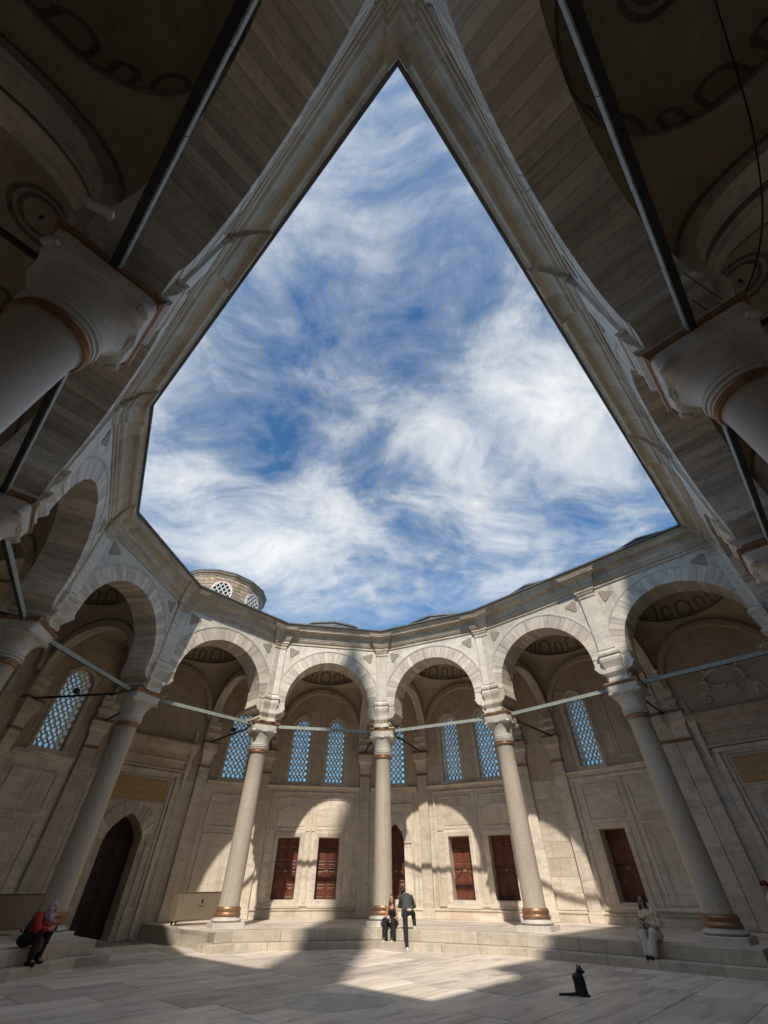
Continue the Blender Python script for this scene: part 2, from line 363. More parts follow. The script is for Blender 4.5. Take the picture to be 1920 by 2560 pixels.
for b in BAYS:
    if b.i in (0, 11): segs = [(b.xmin, b.xmax)]
    elif b.i in (4, 8): segs = [(b.xmin, cst(-1.85)), (cst(1.85), b.xmax)]
    else: segs = [(b.xmin, b.xmax)]
    for xa, xb in segs:
        p = empty('platform', b.mid, b.ang); p['kind'] = 'structure'
        MB().hexa(hexx(xa, xb, YE + .1, YW + .1, -.02, ZP - .04)).build('platform_core', 'step', p)
        Ln = xb(0) - xa(0); vis = b.i in (3, 4, 5, 6, 7, 8, 9, 2)
        n = max(1, round(Ln / 1.5))
        lo = (lambda y, f=xa: f(y) - (.35 if f(9) == f(0) and f(0) > 0 else 0)); hi = (lambda y, f=xb: f(y) + (.35 if f(9) == f(0) and f(0) < 0 else 0))
        blocks(p, 'step_block', 'step', lo, hi, YS, YE + .02, -.02, .18, n)
        if lo(0) != xa(0): MB().hexa(hexx(lo, cst(xa(0) - .002), YE + .024, YE + .5, -.02, .18)).build('step_block', 'step', p, bevel=.012)
        if hi(0) != xb(0): MB().hexa(hexx(cst(xb(0) + .002), hi, YE + .024, YE + .5, -.02, .18)).build('step_block', 'step', p, bevel=.012)
        blocks(p, 'step_block', 'step', xa, xb, YE, -.72, .181, ZP, max(1, round(Ln / 1.75)))
        if vis:
            yy = -.715; r_ = 0
            while yy < YW:
                y2 = min(yy + random.choice((.9, 1.1, 1.25)), YW + .05)
                blocks(p, 'paving_slab', 'floor', xa, xb, yy, y2 - .005, .3, ZP - random.uniform(0, .003), max(1, round(Ln / 1.6)), .006); yy = y2
        else: MB().hexa(hexx(xa, xb, -.715, YW + .05, .3, ZP)).build('paving', 'floor', p)

# ------------------------------------------------------------------ columns
def column_parts():
    me = {}
    pl = MB().box(-.56, .56, -.56, .56, ZP - .02, .60)
    me['plinth'] = (pl.mesh('plinth', bevel=.015), 'cap')
    me['torus'] = (MB().lathe([(.46, .60), (.52, .62), (.545, .655), (.52, .69), (.46, .705), (.45, .74)], 40).mesh('torus', True), 'cap')
    me['base_band'] = (MB().lathe([(.44, .74), (.47, .76), (.475, .80), (.45, .83), (.435, .86), (.45, .90), (.455, .94), (.43, .97), (.42, 1.0), (.38, 1.01)], 40).mesh('base_band', True), 'copper')
    me['shaft'] = (MB().lathe([(.385, 1.0), (.372, 1.08), (.368, 2.2), (.360, 3.6), (.350, 4.8), (.342, 5.86), (.36, 5.9)], 40).mesh('shaft', True), 'shaft')
    me['neck_band'] = (MB().lathe([(.34, 5.89), (.385, 5.905), (.405, 5.94), (.385, 5.975), (.40, 5.99), (.395, 6.03), (.36, 6.04)], 40).mesh('neck_band', True), 'copper')
    lv = [(6.035, .36, 2), (6.06, .405, 2), (6.10, .41, 2), (6.115, .38, 2), (6.13, .425, 2), (6.17, .43, 2), (6.185, .40, 2), (6.20, .415, 2), (6.23, .42, 2), (6.245, .395, 2),
          (6.33, .405, 2), (6.45, .43, 2), (6.55, .465, 2.1), (6.62, .50, 2.3), (6.68, .515, 2.6), (6.71, .535, 3.4), (6.74, .565, 4.5), (6.80, .575, 6), (6.90, .58, 9), (6.985, .59, 14), (6.99, .3, 14)]
    n = 64; rows = []
    for z, R_, e in lv:
        rw = []
        for k in range(n):
            f = 2 * PI * k / n; c, s = abs(math.cos(f)), abs(math.sin(f)); rr = R_ * (c ** e + s ** e) ** (-1 / e)
            dz = 0
            if .69 < z - 6 < .82:                      # scalloped lip hanging lower at the middle of each face and at the corners
                q = math.cos(4 * f); dz = -.05 * max(0, abs(q) ** 3) * (.82 - (z - 6)) / .13
                rr *= 1 + .02 * abs(q)
            rw.append((rr * math.cos(f), rr * math.sin(f), z + dz))
        rows.append(rw)
    cp = MB().grid(rows, True)
    for k in range(4):                                  # corner volutes and a small scroll at the middle of each face
        f = PI / 4 + k * PI / 2; c = Vector((math.cos(f), math.sin(f), 0)); t_ = Vector((-math.sin(f), math.cos(f), 0))
        for (rad, z, rr, wd) in ((.715, 6.735, .062, .085),):
            path = [c * rad + t_ * w + Vector((0, 0, z)) for w in (-wd, -wd * .6, 0, wd * .6, wd)]
            cp.tube(path, [rr * .55, rr * .9, rr, rr * .9, rr * .55], 12)
        f = k * PI / 2; c = Vector((math.cos(f), math.sin(f), 0)); t_ = Vector((-math.sin(f), math.cos(f), 0))
        cp.tube([c * .565 + t_ * w + Vector((0, 0, 6.745 - abs(w) * .2)) for w in (-.13, -.06, 0, .06, .13)], [.015, .03, .045, .03, .015], 8)
    me['capital'] = (cp.mesh('capital', True), 'cap')
    ab = MB(); rows = []
    for h, z in ((.59, 6.985), (.60, 7.0), (.60, 7.035), (.625, 7.05), (.63, 7.085), (.605, 7.1), (.60, 7.125)):
        rows.append([(-h, -h, z), (h, -h, z), (h, h, z), (-h, h, z)])
    ab.grid(rows, True); h = .6; ab.add([(-h, -h, 7.125), (h, -h, 7.125), (h, h, 7.125), (-h, h, 7.125)], [(0, 1, 2, 3)]); h = .59; ab.add([(-h, -h, 6.985), (h, -h, 6.985), (h, h, 6.985), (-h, h, 6.985)], [(3, 2, 1, 0)])
    me['abacus_band'] = (ab.mesh('abacus_band'), 'copper')
    for k, (m_, mt) in me.items(): m_.materials.append(M[mt])
    return me
CP = column_parts()
COLLAB = {0: 'marble-capped column in the corner where the side arcade meets the mosque arcade behind the viewer', 1: 'stone column right under the white security camera of the dim side arcade',
          2: 'stone column where the straight side arcade starts to bend, past the security camera column', 3: 'stone column one bay beyond the woman in red, away from the arched portal',
          4: 'stone column beside the seated woman in red', 5: 'stone column standing beside the beige metal cabinet with a dark emblem', 6: 'sunlit stone column right behind the seated woman in black tank top',
          7: 'stone column between the black tank top woman and the woman in the shawl', 8: 'shaded stone column at the platform end beside the woman in the shawl',
          9: 'stone column in the far right-angled corner beyond the garland portal', 10: 'stone column of the mosque arcade next to the far corner', 11: 'large dim stone column with loose wires over its capital'}
for i in range(12):
    an = (BAYS[i].ang + BAYS[i - 1].ang) / 2
    if abs(BAYS[i].ang - BAYS[i - 1].ang) > PI: an += PI
    c = empty('column', verts[i], an, COLLAB[i], 'column', 'columns of the court arcade')
    for k, (m_, mt) in CP.items(): inst(k, m_, c)

# ------------------------------------------------------------------ arcade bays
ARCHLAB = {0: 'dim marble arch between the security camera column and the mosque arcade corner', 1: 'dim marble arch on the other side of the security camera column from the mosque corner',
           2: 'shaded marble arch two bays from the arch under the brick drum', 3: 'shaded marble arch next to the arch under the brick drum, beside the woman in red',
           4: 'marble arch under the brick drum, in front of the dark arched doorway', 5: 'sunlit marble arch between the metal cabinet column and the tank top woman column',
           6: 'sunlit marble arch above the man bending over in the dark jacket', 7: 'half sunlit marble arch above the seated woman in the shawl', 8: 'shaded marble arch before the portal with carved garland and gold script',
           9: 'mosque side marble arch touching the far corner near the garland portal', 10: 'middle arch of the three along the mosque side', 11: 'dim mosque side arch with a loose black cable hanging under its vault'}
CORN = [(0, 10.92), (.035, 10.92), (.05, 10.95), (.035, 10.98), (.03, 11.0), (.03, 11.05), (.075, 11.07), (.10, 11.11), (.10, 11.14), (.13, 11.15), (.13, 11.20), (.155, 11.21), (.17, 11.25),
        (.185, 11.33), (.22, 11.41), (.275, 11.475), (.35, 11.525), (.43, 11.545), (.46, 11.55), (.46, 11.60), (.485, 11.61), (.50, 11.66), (.53, 11.71), (.57, 11.74), (.59, 11.75), (.59, 11.79)]
RESS = [(p + .10, z) for p, z in CORN if z < 11.70]
CONS = [(0, 7.127), (.10, 7.127), (.10, 7.20), (.07, 7.23), (.07, 7.30), (.12, 7.38), (.16, 7.45), (.16, 7.53), (.05, 7.55), (.05, 7.66), (.09, 7.78), (.13, 7.88), (.145, 7.98), (.12, 8.03), (.12, 8.08), (.16, 8.11), (.17, 8.19), (.15, 8.22), (.09, 8.24), (.07, 8.32), (0, 8.34)]
NV = 31
def voussoir(r, w, n=NV):
    """wedge at the crown of an arch centred on the origin, soffit included"""
    da = PI / n / 2 - .0011; mb = MB(); y0, y1 = YF - .015, YB - .01; e = .006
    def ringp(y, ins):
        out = []
        for rr, s in ((r + ins, -1), (r + ins, 1), (r + w - ins, 1), (r + w - ins, -1)):
            a = PI / 2 - s * (da - ins / rr); out.append((rr * math.cos(a), y, rr * math.sin(a)))
        return out
    rows = [ringp(y0, e), ringp(y0 + e, 0), ringp(y1, 0)]
    mb.grid(rows, True); mb.add(rows[0], [(0, 1, 2, 3)]); mb.add(rows[2], [(3, 2, 1, 0)])
    return mb
VM = {}
VW = .56
def medallion(mb, cx, cz, y, s, flip):
    pts = []
    for k in range(48):
        f = 2 * PI * k / 48; rr = .76 + .20 * math.cos(3 * f) + .035 * math.cos(12 * f + .6) + .05 * math.cos(6 * f)
        x = rr * math.sin(f) * s * flip; z = rr * math.cos(f) * s * -1
        q = .35 * flip; pts.append((cx + x * math.cos(q) - z * math.sin(q), cz + x * math.sin(q) + z * math.cos(q)))
    n = len(pts); c = (sum(p[0] for p in pts) / n, sum(p[1] for p in pts) / n)
    mb.add([(p[0], y, p[1]) for p in pts] + [(p[0], y - .012, p[1]) for p in pts] + [(c[0] + (p[0] - c[0]) * .9, y - .022, c[1] + (p[1] - c[1]) * .9) for p in pts],
           [(k, (k + 1) % n, n + (k + 1) % n, n + k) for k in range(n)] + [(n + k, n + (k + 1) % n, 2 * n + (k + 1) % n, 2 * n + k) for k in range(n)] + [tuple(range(2 * n, 3 * n))])
def front_poly(b, y, R_, z0, z1):
    xl, xr = b.xmin(y), b.xmax(y); pts = []
    arc = [(R_ * math.cos(PI - PI * k / 60), z0 + R_ * math.sin(PI * k / 60)) for k in range(61)]
    arc = [p for p in arc if xl + .004 < p[0] < xr - .004]
    pts.append((xl, z1)); 
    if R_ < -xl - .004: pts.append((xl, z0))
    else: pts.append((xl, z0 + math.sqrt(max(0, R_ * R_ - xl * xl))))
    pts += arc
    if R_ < xr - .004: pts.append((xr, z0))
    else: pts.append((xr, z0 + math.sqrt(max(0, R_ * R_ - xr * xr))))
    pts.append((xr, z1)); return pts
for b in BAYS:
    zc = ZC if b.r < 2.2 else ZC - .28
    b.zc = zc
    E_ = empty('arcade_arch', b.mid, b.ang, ARCHLAB[b.i], 'arch', 'arches of the court arcade')
    b.arc = E_
    plate(front_poly(b, YF, b.r + VW, zc, 11.9), [], YF, 'spandrel', 'span', E_)
    o = plate(front_poly(b, YB, b.r + .02, zc, 12.1), [], YB, 'back_face', 'cream', E_)
    # voussoirs, cut at the mitre where the arch runs into a corner
    if b.r not in VM:
        VM[b.r] = voussoir(b.r, VW).mesh('voussoir'); VM[b.r].materials.append(M['vous'])
    for k in range(NV):
        th = PI * (k + .5) / NV; rot = PI / 2 - th
        o_ = inst('voussoir', VM[b.r], E_, (0, 0, zc), (0, rot, 0))
        xs = (b.r + VW) * math.cos(th); cut = None
        for side, tt in ((1, b.tb), (-1, b.ta)):
            if tt > .5 and xs * side > b.h + YF * tt - .25: cut = side
        if cut:
            bm = bmesh.new(); bm.from_mesh(VM[b.r]); R_ = Matrix.Rotation(rot, 4, 'Y'); bm.transform(R_)
            lim = b.h - .003
            bmesh.ops.bisect_plane(bm, geom=bm.verts[:] + bm.edges[:] + bm.faces[:], plane_co=(cut * lim, 0, 0), plane_no=(cut, -1, 0), clear_outer=True)
            bm.transform(R_.inverted())
            if len(bm.faces) == 0: bpy.data.objects.remove(o_); bm.free(); continue
            me = bpy.data.meshes.new('voussoir'); bm.to_mesh(me); bm.free(); me.materials.append(M['vous']); o_.data = me
    # archivolt moulding round the voussoirs
    av = MB(); rows = []
    for k in range(61):
        a = PI * k / 60; rows.append([((b.r + VW + q) * math.cos(a), YF - d, zc + (b.r + VW + q) * math.sin(a)) for q, d in ((.004, 0), (.004, .025), (.03, .035), (.055, .02), (.06, .034), (.085, .03), (.09, 0))])
    rows = [rw for rw in rows if b.xmin(YF) + .01 < rw[6][0] < b.xmax(YF) - .01]
    av.grid(rows); av.build('archivolt', 'span', E_, True)
    # piers: stilt, notch and corbelled springer, one at each end
    prof = [(-.30, 7.127), (-.30, 7.22), (-.25, 7.24), (-.25, 7.33), (-.31, 7.36), (-.31, 7.40), (-.28, 7.46), (-.21, 7.51), (-.12, 7.54), (-.06, 7.58), (-.02, 7.64), (.0, 7.70), (.045, 7.72), (.045, 7.79), (.0, 7.81), (.0, zc)]
    for s in (-1, 1):
        mb = MB(); mt = b.tb if s > 0 else b.ta
        end = lambda y: b.h + y * mt
        prof_ = [(min(b.r - d, end(YF) - .02), z) for d, z in prof]
        mb.grid([[(s * x, YF, z), (s * end(YF), YF, z)] for x, z in prof_])
        mb.grid([[(s * x, YF, z), (s * x, YB, z)] for x, z in prof_])
        mb.grid([[(s * x, YB, z), (s * end(YB), YB, z)] for x, z in prof_])
        mb.build('pier', 'vous', E_)
        # half pilaster with its console and flared head, meeting its neighbour on the mitre
        pw = .31; xi = s * (end(YF) - pw)
        for nm, pr, mat in (('console', CONS, 'span'), ('pilaster', [(0, 8.345), (.075, 8.345), (.075, 10.75), (0, 10.75)], 'span'),
                            ('pilaster_head', [(0, 10.62), (.09, 10.62), (.11, 10.65), (.09, 10.68), (.09, 10.76), (.12, 10.80), (.14, 10.86), (.14, 10.90), (.17, 10.919), (0, 10.919)], 'corn')):
            m2 = MB(); rows = []
            for p, z in pr:
                fl_ = 0 if nm == 'pilaster' else max(0, p - .075) * .9 + (.03 if nm == 'console' else 0)
                y = YF - p; rows.append([(s * end(y), y, z), (xi - s * fl_, y, z), (xi - s * fl_, YF + .01, z)])
            m2.grid(rows)
            for e_ in (0, -1): m2.add(rows[e_] + [(s * end(YF), YF + .01, rows[e_][0][2])], [(0, 1, 2, 3)])
            m2.build(nm, mat, E_)
        m2 = MB(); rows = []
        for p, z in RESS:
            y = YF - p; xx = xi - s * (p * .85); rows.append([(s * end(y), y, z), (xx, y, z), (xx, YF + .01, z)])
        m2.grid(rows); m2.add(rows[-1] + [(s * end(YF), YF + .01, rows[-1][0][2])], [(0, 1, 2, 3)]); m2.add(rows[0] + [(s * end(YF), YF + .01, rows[0][0][2])], [(0, 1, 2, 3)])
        m2.build('cornice_break', 'corn', E_)
        # brown medallion in the spandrel
        if not (b.tb > .5 and s > 0) and not (b.ta > .5 and s < 0) or True:
            mx = s * (end(YF) - pw - .42); 
            md = MB(); medallion(md, mx, 10.52, YF - .002, .30, s); md.build('medallion', 'medal', E_)
    # cornice cut into blocks
    nb = 4; xs = [None] + [-b.h + b.L * k / nb + random.uniform(-.2, .2) for k in range(1, nb)] + [None]
    for k in range(nb):
        fa = b.xmin if k == 0 else cst(xs[k] + .0025); fb = b.xmax if k == nb - 1 else cst(xs[k + 1] - .0025)
        extr(MB(), CORN, fa, fb, YF).build('cornice_block', 'corn', E_)
    le = MB(); extr(le, [(.58, 11.795), (.655, 11.80), (.667, 11.81), (.667, 11.86), (.65, 11.875)], b.xmin, b.xmax, YF, False); le.build('lead_edge', 'lead', E_)

# ------------------------------------------------------------------ vaults and roof
VLAB = {0: 'dim plastered dome bay with painted arches, over the security camera', 1: 'dim plastered dome bay beyond the security camera column', 2: 'plastered dome bay two bays from the brick drum on the shaded side',
        3: 'plastered dome bay with painted arches above the woman in red', 4: 'plastered dome bay under the brick drum before the dark doorway', 5: 'plastered dome bay over the twin doors behind the metal cabinet column',
        6: 'plastered dome bay over the twin doors behind the bending man', 7: 'plastered dome bay over the single door behind the woman in the shawl', 8: 'plastered dome bay with painted arches over the garland portal',
        9: 'plastered dome bay of the mosque arcade touching the far corner', 10: 'plastered middle dome bay of the mosque arcade', 11: 'dim plastered dome bay of the mosque arcade with a hanging black cable'}
HX = 2.28; YCN = (YB + YW) / 2; HY = (YW - YB) / 2; RD = 1.93; ZR = 10.72
def ribbon(mb, fn, path, w):
    """flat painted band of width w following a path in (arc length, height) on a surface fn"""
    P = [Vector((p[0], p[1])) for p in path]; rows = []
    for i, p in enumerate(P):
        d = (P[min(i + 1, len(P) - 1)] - P[max(i - 1, 0)]).normalized(); n = Vector((-d.y, d.x)) * w / 2
        rows.append([fn(*(p + n)), fn(*(p - n))])
    mb.grid(rows)
for b in BAYS:
    hx = HX if b.L < 6 else 2.62
    V_ = empty('vault_bay', b.mid, b.ang, VLAB[b.i], 'vault', 'domed bays of the portico')
    # pendentives between four arches and the ring
    n = 120; rows = []
    bound = []
    for k in range(n):
        f = 2 * PI * k / n; c, s = math.cos(f), math.sin(f); q = min(hx / abs(c) if abs(c) > 1e-6 else 9e9, HY / abs(s) if abs(s) > 1e-6 else 9e9)
        x, y = q * c, q * s
        if abs(abs(x) - hx) < 1e-6: z = ZC + math.sqrt(max(0, HY * HY - y * y)) * 1.03
        else: z = ZC + math.sqrt(max(0, hx * hx - x * x)) * (2.13 / hx) * 1.03
        bound.append((x, y, z))
    for j in range(9):
        t_ = j / 8; rw = []
        for k in range(n):
            f = 2 * PI * k / n; x, y, z = bound[k]; xr, yr = RD * math.cos(f), RD * math.sin(f)
            u = math.sin(t_ * PI / 2) ; w = 1 - math.cos(t_ * PI / 2)
            rw.append((x + (xr - x) * w, YCN + y + (yr - y) * w, z + (ZR - z) * u))
        rows.append(rw)
    MB().grid(rows, True).build('pendentive', 'cream', V_, True)
    # painted outlines along the arch edges
    pb = MB()
    for j, (k0, k1) in enumerate(((-13, 14), (17, 44), (47, 74), (77, 104))):
        pass
    idx = [k for k in range(n)]
    rr_ = []
    for k in idx + [0]:
        x, y, z = bound[k % n]; X2, Y2, Z2 = rows[1][k % n]; d = Vector((X2 - x, Y2 - YCN - y, Z2 - z))
        L_ = d.length; d = d / L_ if L_ > 1e-6 else Vector((0, 0, 1)); w = min(.16, L_ * .98)
        rr_.append([(x * .998, YCN + y * .998, z - .004), (x + d.x * w - .006 * math.cos(2 * PI * k / n), YCN + y + d.y * w - .006 * math.sin(2 * PI * k / n), z + d.z * w - .006)])
    pb.grid(rr_); pb.build('painted_outline', 'paint', V_)
    # ring moulding and dome
    MB().grid([[((RD - q) * math.cos(2 * PI * k / 64), YCN + (RD - q) * math.sin(2 * PI * k / 64), z) for k in range(64)] for q, z in ((0, ZR - .02), (.045, ZR), (.05, ZR + .05), (.02, ZR + .07), (.03, ZR + .1), (0, ZR + .12))], True).build('ring_moulding', 'paint', V_, True)
    RISE = 1.38
    def dome_pt(s, h, off=.01):
        f = s / RD; a = min(h / 1.9, PI / 2); rr = (RD - off) * math.cos(a); return (rr * math.cos(f), YCN + rr * math.sin(f), ZR + .1 + (RISE - off) * math.sin(a))
    MB().grid([[dome_pt(RD * 2 * PI * k / 64, j * 1.9 * (PI / 2) / 12, 0) for k in range(64)] for j in range(13)], True).build('dome', 'cream', V_, True)
    pa = MB(); na = 16; stp = 2 * PI * RD / na; w2 = .0
    fnp = lambda s, h: dome_pt(s, h, .012)
    for k in range(na):
        s0 = k * stp; wide = k % 2 == 0; half = stp * (.38 if wide else .22)
        for e in (-1, 1):
            x_ = s0 + e * half
            ribbon(pa, fnp, [(x_, .06), (x_, .3), (x_, .58)], .10); ribbon(pa, fnp, [(x_ - .09, .60), (x_ + .09, .60)], .05); ribbon(pa, fnp, [(x_ - .08, .09), (x_ + .08, .09)], .06)
        hh = .62
        ribbon(pa, fnp, [(s0 + half * math.cos(PI - PI * q / 12), hh + half * 1.0 * math.sin(PI * q / 12)) for q in range(13)], .12)
    pa.build('painted_arcade', 'paint', V_)
    pc = MB()
    for k in range(na):
        s0 = k * stp; half = stp * (.38 if k % 2 == 0 else .22); ribbon(pc, fnp, [(s0 - half + .07, .16), (s0 + half - .07, .16)], .07)
    pc.build('painted_sill', 'paint2', V_)
    cr = MB()
    def crown(rr, f): h = 1.9 * math.acos(min(1, rr / (RD - .012))); return dome_pt(RD * f, h, .012)
    for ra, rb_ in ((.62, .52), (.44, .35)): cr.grid([[crown(ra, 2 * PI * k / 40) for k in range(41)], [crown(rb_, 2 * PI * k / 40) for k in range(41)]])
    cr.build('painted_roundel', 'paint', V_)
    MB().tube([(0, YCN, ZR + .1 + RISE), (0, YCN, ZR - .02 + RISE)], .03, 8).build('lamp_hook', 'iron', V_)
    # transverse arches, running on to the mitre with the next bay
    rt = HY - .22
    for s in (-1, 1):
        en = b.xmax if s > 0 else (lambda y, b=b: -b.xmin(y))
        if en(YCN) < hx + .02: en = (lambda y, h_=hx: h_ + .3)
        bw = .43; lim = lambda y: min(en(y), hx + bw)
        prof = [(YB + .09, 7.127), (YB + .09, 7.5), (YCN - rt, 7.6), (YCN - rt, ZC)] + [(YCN - rt * math.cos(PI * k / 24), ZC + rt * math.sin(PI * k / 24)) for k in range(1, 24)] + [(YCN + rt, ZC), (YCN + rt, 7.6), (YCN + rt + .02, 7.1)]
        mb = MB().grid([[(s * hx, y, z), (s * lim(y), y, z)] for y, z in prof])
        outer = [(YB - .05, 7.127), (YB - .05, 7.5), (YB, 7.6), (YB, ZC)] + [(YCN - HY * math.cos(PI * k / 24), ZC + 1.035 * HY * math.sin(PI * k / 24)) for k in range(1, 24)] + [(YW, ZC), (YW, 7.6), (YW, 7.1)]
        mb.grid([[(s * hx, y, z), (s * hx, y2, z2)] for (y, z), (y2, z2) in zip(prof, outer)])
        # side of the band towards the wedge between two bays
        top = [(YB - .05, 7.127), (YB - .05, 7.5), (YB - .05, 8.2), (YB, 8.9)] + [(YB + (YW + .1 - YB) * k / 24, 8.9 + 1.6 * math.sin(min(1, k / 15) * PI / 2)) for k in range(1, 24)] + [(YW + .1, 10.5), (YW + .1, 7.6), (YW + .1, 7.1)]
        mb.grid([[(s * lim(y), y, z), (s * lim(y2), y2, z2)] for (y, z), (y2, z2) in zip(prof, top)])
        mb.build('transverse_arch', 'vous', V_)
        if en(YW) > hx + bw + .05:
            MB().grid([[(s * min(hx + bw - .02, en(y)), y, z), (s * (en(y) + .01), y, z)] for y, z in top[:28]]).build('wedge_vault', 'cream', V_)
    # roof sheet and the lead dome over it
    rf = MB(); y0, y1 = YF - .66, YW + .95
    rf.add([(b.xmin(y0), y0, 11.874), (b.xmax(y0), y0, 11.874), (b.xmax(y1), y1, 12.72), (b.xmin(y1), y1, 12.72)], [(0, 1, 2, 3)])
    rf.build('roof', 'lead', V_)
    if b.i != 4:
        prof = [(2.5, 12.1), (2.48, 12.70), (2.54, 12.72), (2.54, 12.78)] + [(2.45 * math.cos(a), 12.78 + .5 * math.sin(a)) for a in [PI / 2 * k / 8 for k in range(8)]] + [(.02, 13.28)]
        MB().lathe(prof, 12, False, (0, YCN)).build('lead_dome', 'lead', V_)

# ------------------------------------------------------------------ windows and doors
def lattice_window(par, cx, w, z0, z1, y):
    """arched window: frame, plaster lattice and diamond panes"""
    out = arch_pts(cx - w / 2, cx + w / 2, z0, z1 - .62, .62, 16, .35)
    fr = MB(); rows = []
    c = (cx, (z0 + z1) / 2)
    def off(d): return [(c[0] + (p[0] - c[0]) * (1 + d / (w / 2)), c[1] + (p[1] - c[1]) * (1 + d / ((z1 - z0) / 2))) for p in out]
    for d, yy in ((0, .0), (0, -.03), (.04, -.045), (.07, -.03), (.08, -.055), (.13, -.05), (.15, 0)):
        rows.append([(p[0], y + yy, p[1]) for p in off(d)])
    fr.grid(rows, True); W = fr.build('window', 'wall', par)
    # lattice
    yl = y + .20; lt = MB(); dx, dz = w / 5, (z1 - z0) / 11.5
    sl_ = dz / dx
    for fam in (1, -1):
        for k in range(-16, 17):
            # line through (cx + k*dx, z0) with slope fam*sl_
            seg = []; 
            for q in range(0, 121):
                z = z0 + (z1 - z0) * q / 120; x = cx + k * dx + fam * (z - z0) / sl_
                wob = .028 * math.sin(2 * PI * (z - z0) / dz) * fam
                if inside(out, x, z): seg.append((x + wob, z))
                else:
                    if len(seg) > 2: bar(lt, seg, yl)
                    seg = []
            if len(seg) > 2: bar(lt, seg, yl)
    edge = off(-.035)
    lt.grid([[(p[0], yl - .03, p[1]) for p in edge], [(p[0], yl - .03, p[1]) for p in off(.0)], [(p[0], yl + .05, p[1]) for p in off(.0)], [(p[0], yl + .05, p[1]) for p in edge], [(p[0], yl - .03, p[1]) for p in edge]], True)
    lt.build('lattice', 'lattice', W)
    key = (round(dx, 3), round(dz, 3))
    if key not in PANES:
        d = .92; PANES[key] = MB().hexa([(0, -.004, -dz / 2 * d), (dx / 2 * d, -.004, 0), (0, -.004, dz / 2 * d), (-dx / 2 * d, -.004, 0), (0, .004, -dz / 2 * d), (dx / 2 * d, .004, 0), (0, .004, dz / 2 * d), (-dx / 2 * d, .004, 0)]).mesh('pane')
        PANES[key].materials.append(M['glass'])
    for j in range(0, 24):
        for k in range(-8, 9):
            x = cx + (k + .5 * (j % 2)) * dx; z = z0 + j * dz / 2
            if not inside(out, x, z): continue
            inst('pane', PANES[key], W, (x, yl + .03, z), (random.uniform(-.05, .05), 0, random.uniform(-.05, .05)))
    # sill
    MB().box(cx - w / 2 - .2, cx + w / 2 + .2, y - .09, y + .02, z0 - .17, z0 - .07).box(cx - w / 2 - .15, cx + w / 2 + .15, y - .06, y + .02, z0 - .071, z0 + .0).build('sill', 'wall', W)
    return out
PANES = {}
def bar(mb, seg, y):
    st = max(1, len(seg) // 14); s2 = seg[::st]
    if s2[-1] != seg[-1]: s2.append(seg[-1])
    hw = .018; rows = []
    for i, p in enumerate(s2):
        a = s2[max(i - 1, 0)]; c = s2[min(i + 1, len(s2) - 1)]; d = Vector((c[0] - a[0], c[1] - a[1])); d.normalize(); n = Vector((-d.y, d.x)) * hw
        rows.append([(p[0] + n.x, y - .035, p[1] + n.y), (p[0] - n.x, y - .035, p[1] - n.y), (p[0] - n.x, y + .05, p[1] - n.y), (p[0] + n.x, y + .05, p[1] + n.y)])
    mb.grid(rows, True)
PANEL = {}
def wood_door(par, cx, w, z0, z1, y, mat='door', handles=True, bars=True):
    """pair of panelled leaves"""
    D_ = MB().box(cx - w / 2, cx + w / 2, y, y + .06, z0, z1).build('door', mat, par)
    for s in (-1, 1):
        lw = w / 2 - .012
        lf = MB().box(cx + (s - 1) / 2 * lw + s * .004 - (0), cx + (s + 1) / 2 * lw + s * .004, y - .03, y - .002, z0 + .01, z1 - .01)
        lf.build('leaf', mat, D_, bevel=.004)
        hts = [.10, .36, .62, .78, 1.0]; px0 = cx + s * (.05 if s > 0 else .05); a0, a1 = sorted((cx + s * .06, cx + s * (w / 2 - .05)))
        fr = [(.03, .20), (.22, .46), (.48, .58), (.60, .80), (.82, .97)]
        for f0, f1 in fr:
            zz0, zz1 = z0 + (z1 - z0) * f0, z0 + (z1 - z0) * f1
            mb = MB(); yy = y - .031; e = .035
            o = [(a0, zz0), (a1, zz0), (a1, zz1), (a0, zz1)]; i2 = [(a0 + e, zz0 + e), (a1 - e, zz0 + e), (a1 - e, zz1 - e), (a0 + e, zz1 - e)]; i3 = [(a0 + 2 * e, zz0 + 2 * e), (a1 - 2 * e, zz0 + 2 * e), (a1 - 2 * e, zz1 - 2 * e), (a0 + 2 * e, zz1 - 2 * e)]
            rows = [[(p[0], yy, p[1]) for p in o], [(p[0], yy - .018, p[1]) for p in o], [(p[0], yy - .006, p[1]) for p in i2], [(p[0], yy - .022, p[1]) for p in i3]]
            mb.grid(rows, True); mb.add(rows[-1], [(0, 1, 2, 3)]); mb.build('panel', mat, D_)
        if handles:
            hb = MB().tube([(cx + s * .05 + .035 * math.cos(q * PI / 6), y - .06, z0 + 1.0 + .035 * math.sin(q * PI / 6)) for q in range(12)], .008, 6, True); hb.build('handle', 'goldb', D_)
    if bars:
        zb = z0 + (z1 - z0) * .5
        MB().tube([(cx - w / 2 - .02, y - .10, zb), (cx + w / 2 + .02, y - .10, zb)], .012, 6).build('iron_bar', 'iron', D_)
        for s in (-1, 1): MB().tube([(cx + s * .04, y - .05, zb - .08), (cx + s * (w / 2), y - .12, zb - .45)], .012, 6).build('iron_strap', 'iron', D_)
    return D_
BASE = [(0, ZP + .002), (.075, ZP + .002), (.075, ZP + .22), (.055, ZP + .235), (.07, ZP + .26), (.105, ZP + .275), (.11, ZP + .30), (.06, ZP + .315), (.02, ZP + .34), (0, ZP + .34)]
STRING = [(0, 5.28), (.03, 5.28), (.05, 5.32), (.05, 5.36), (.09, 5.38), (.13, 5.42), (.13, 5.46), (.10, 5.475), (.04, 5.49), (0, 5.50)]
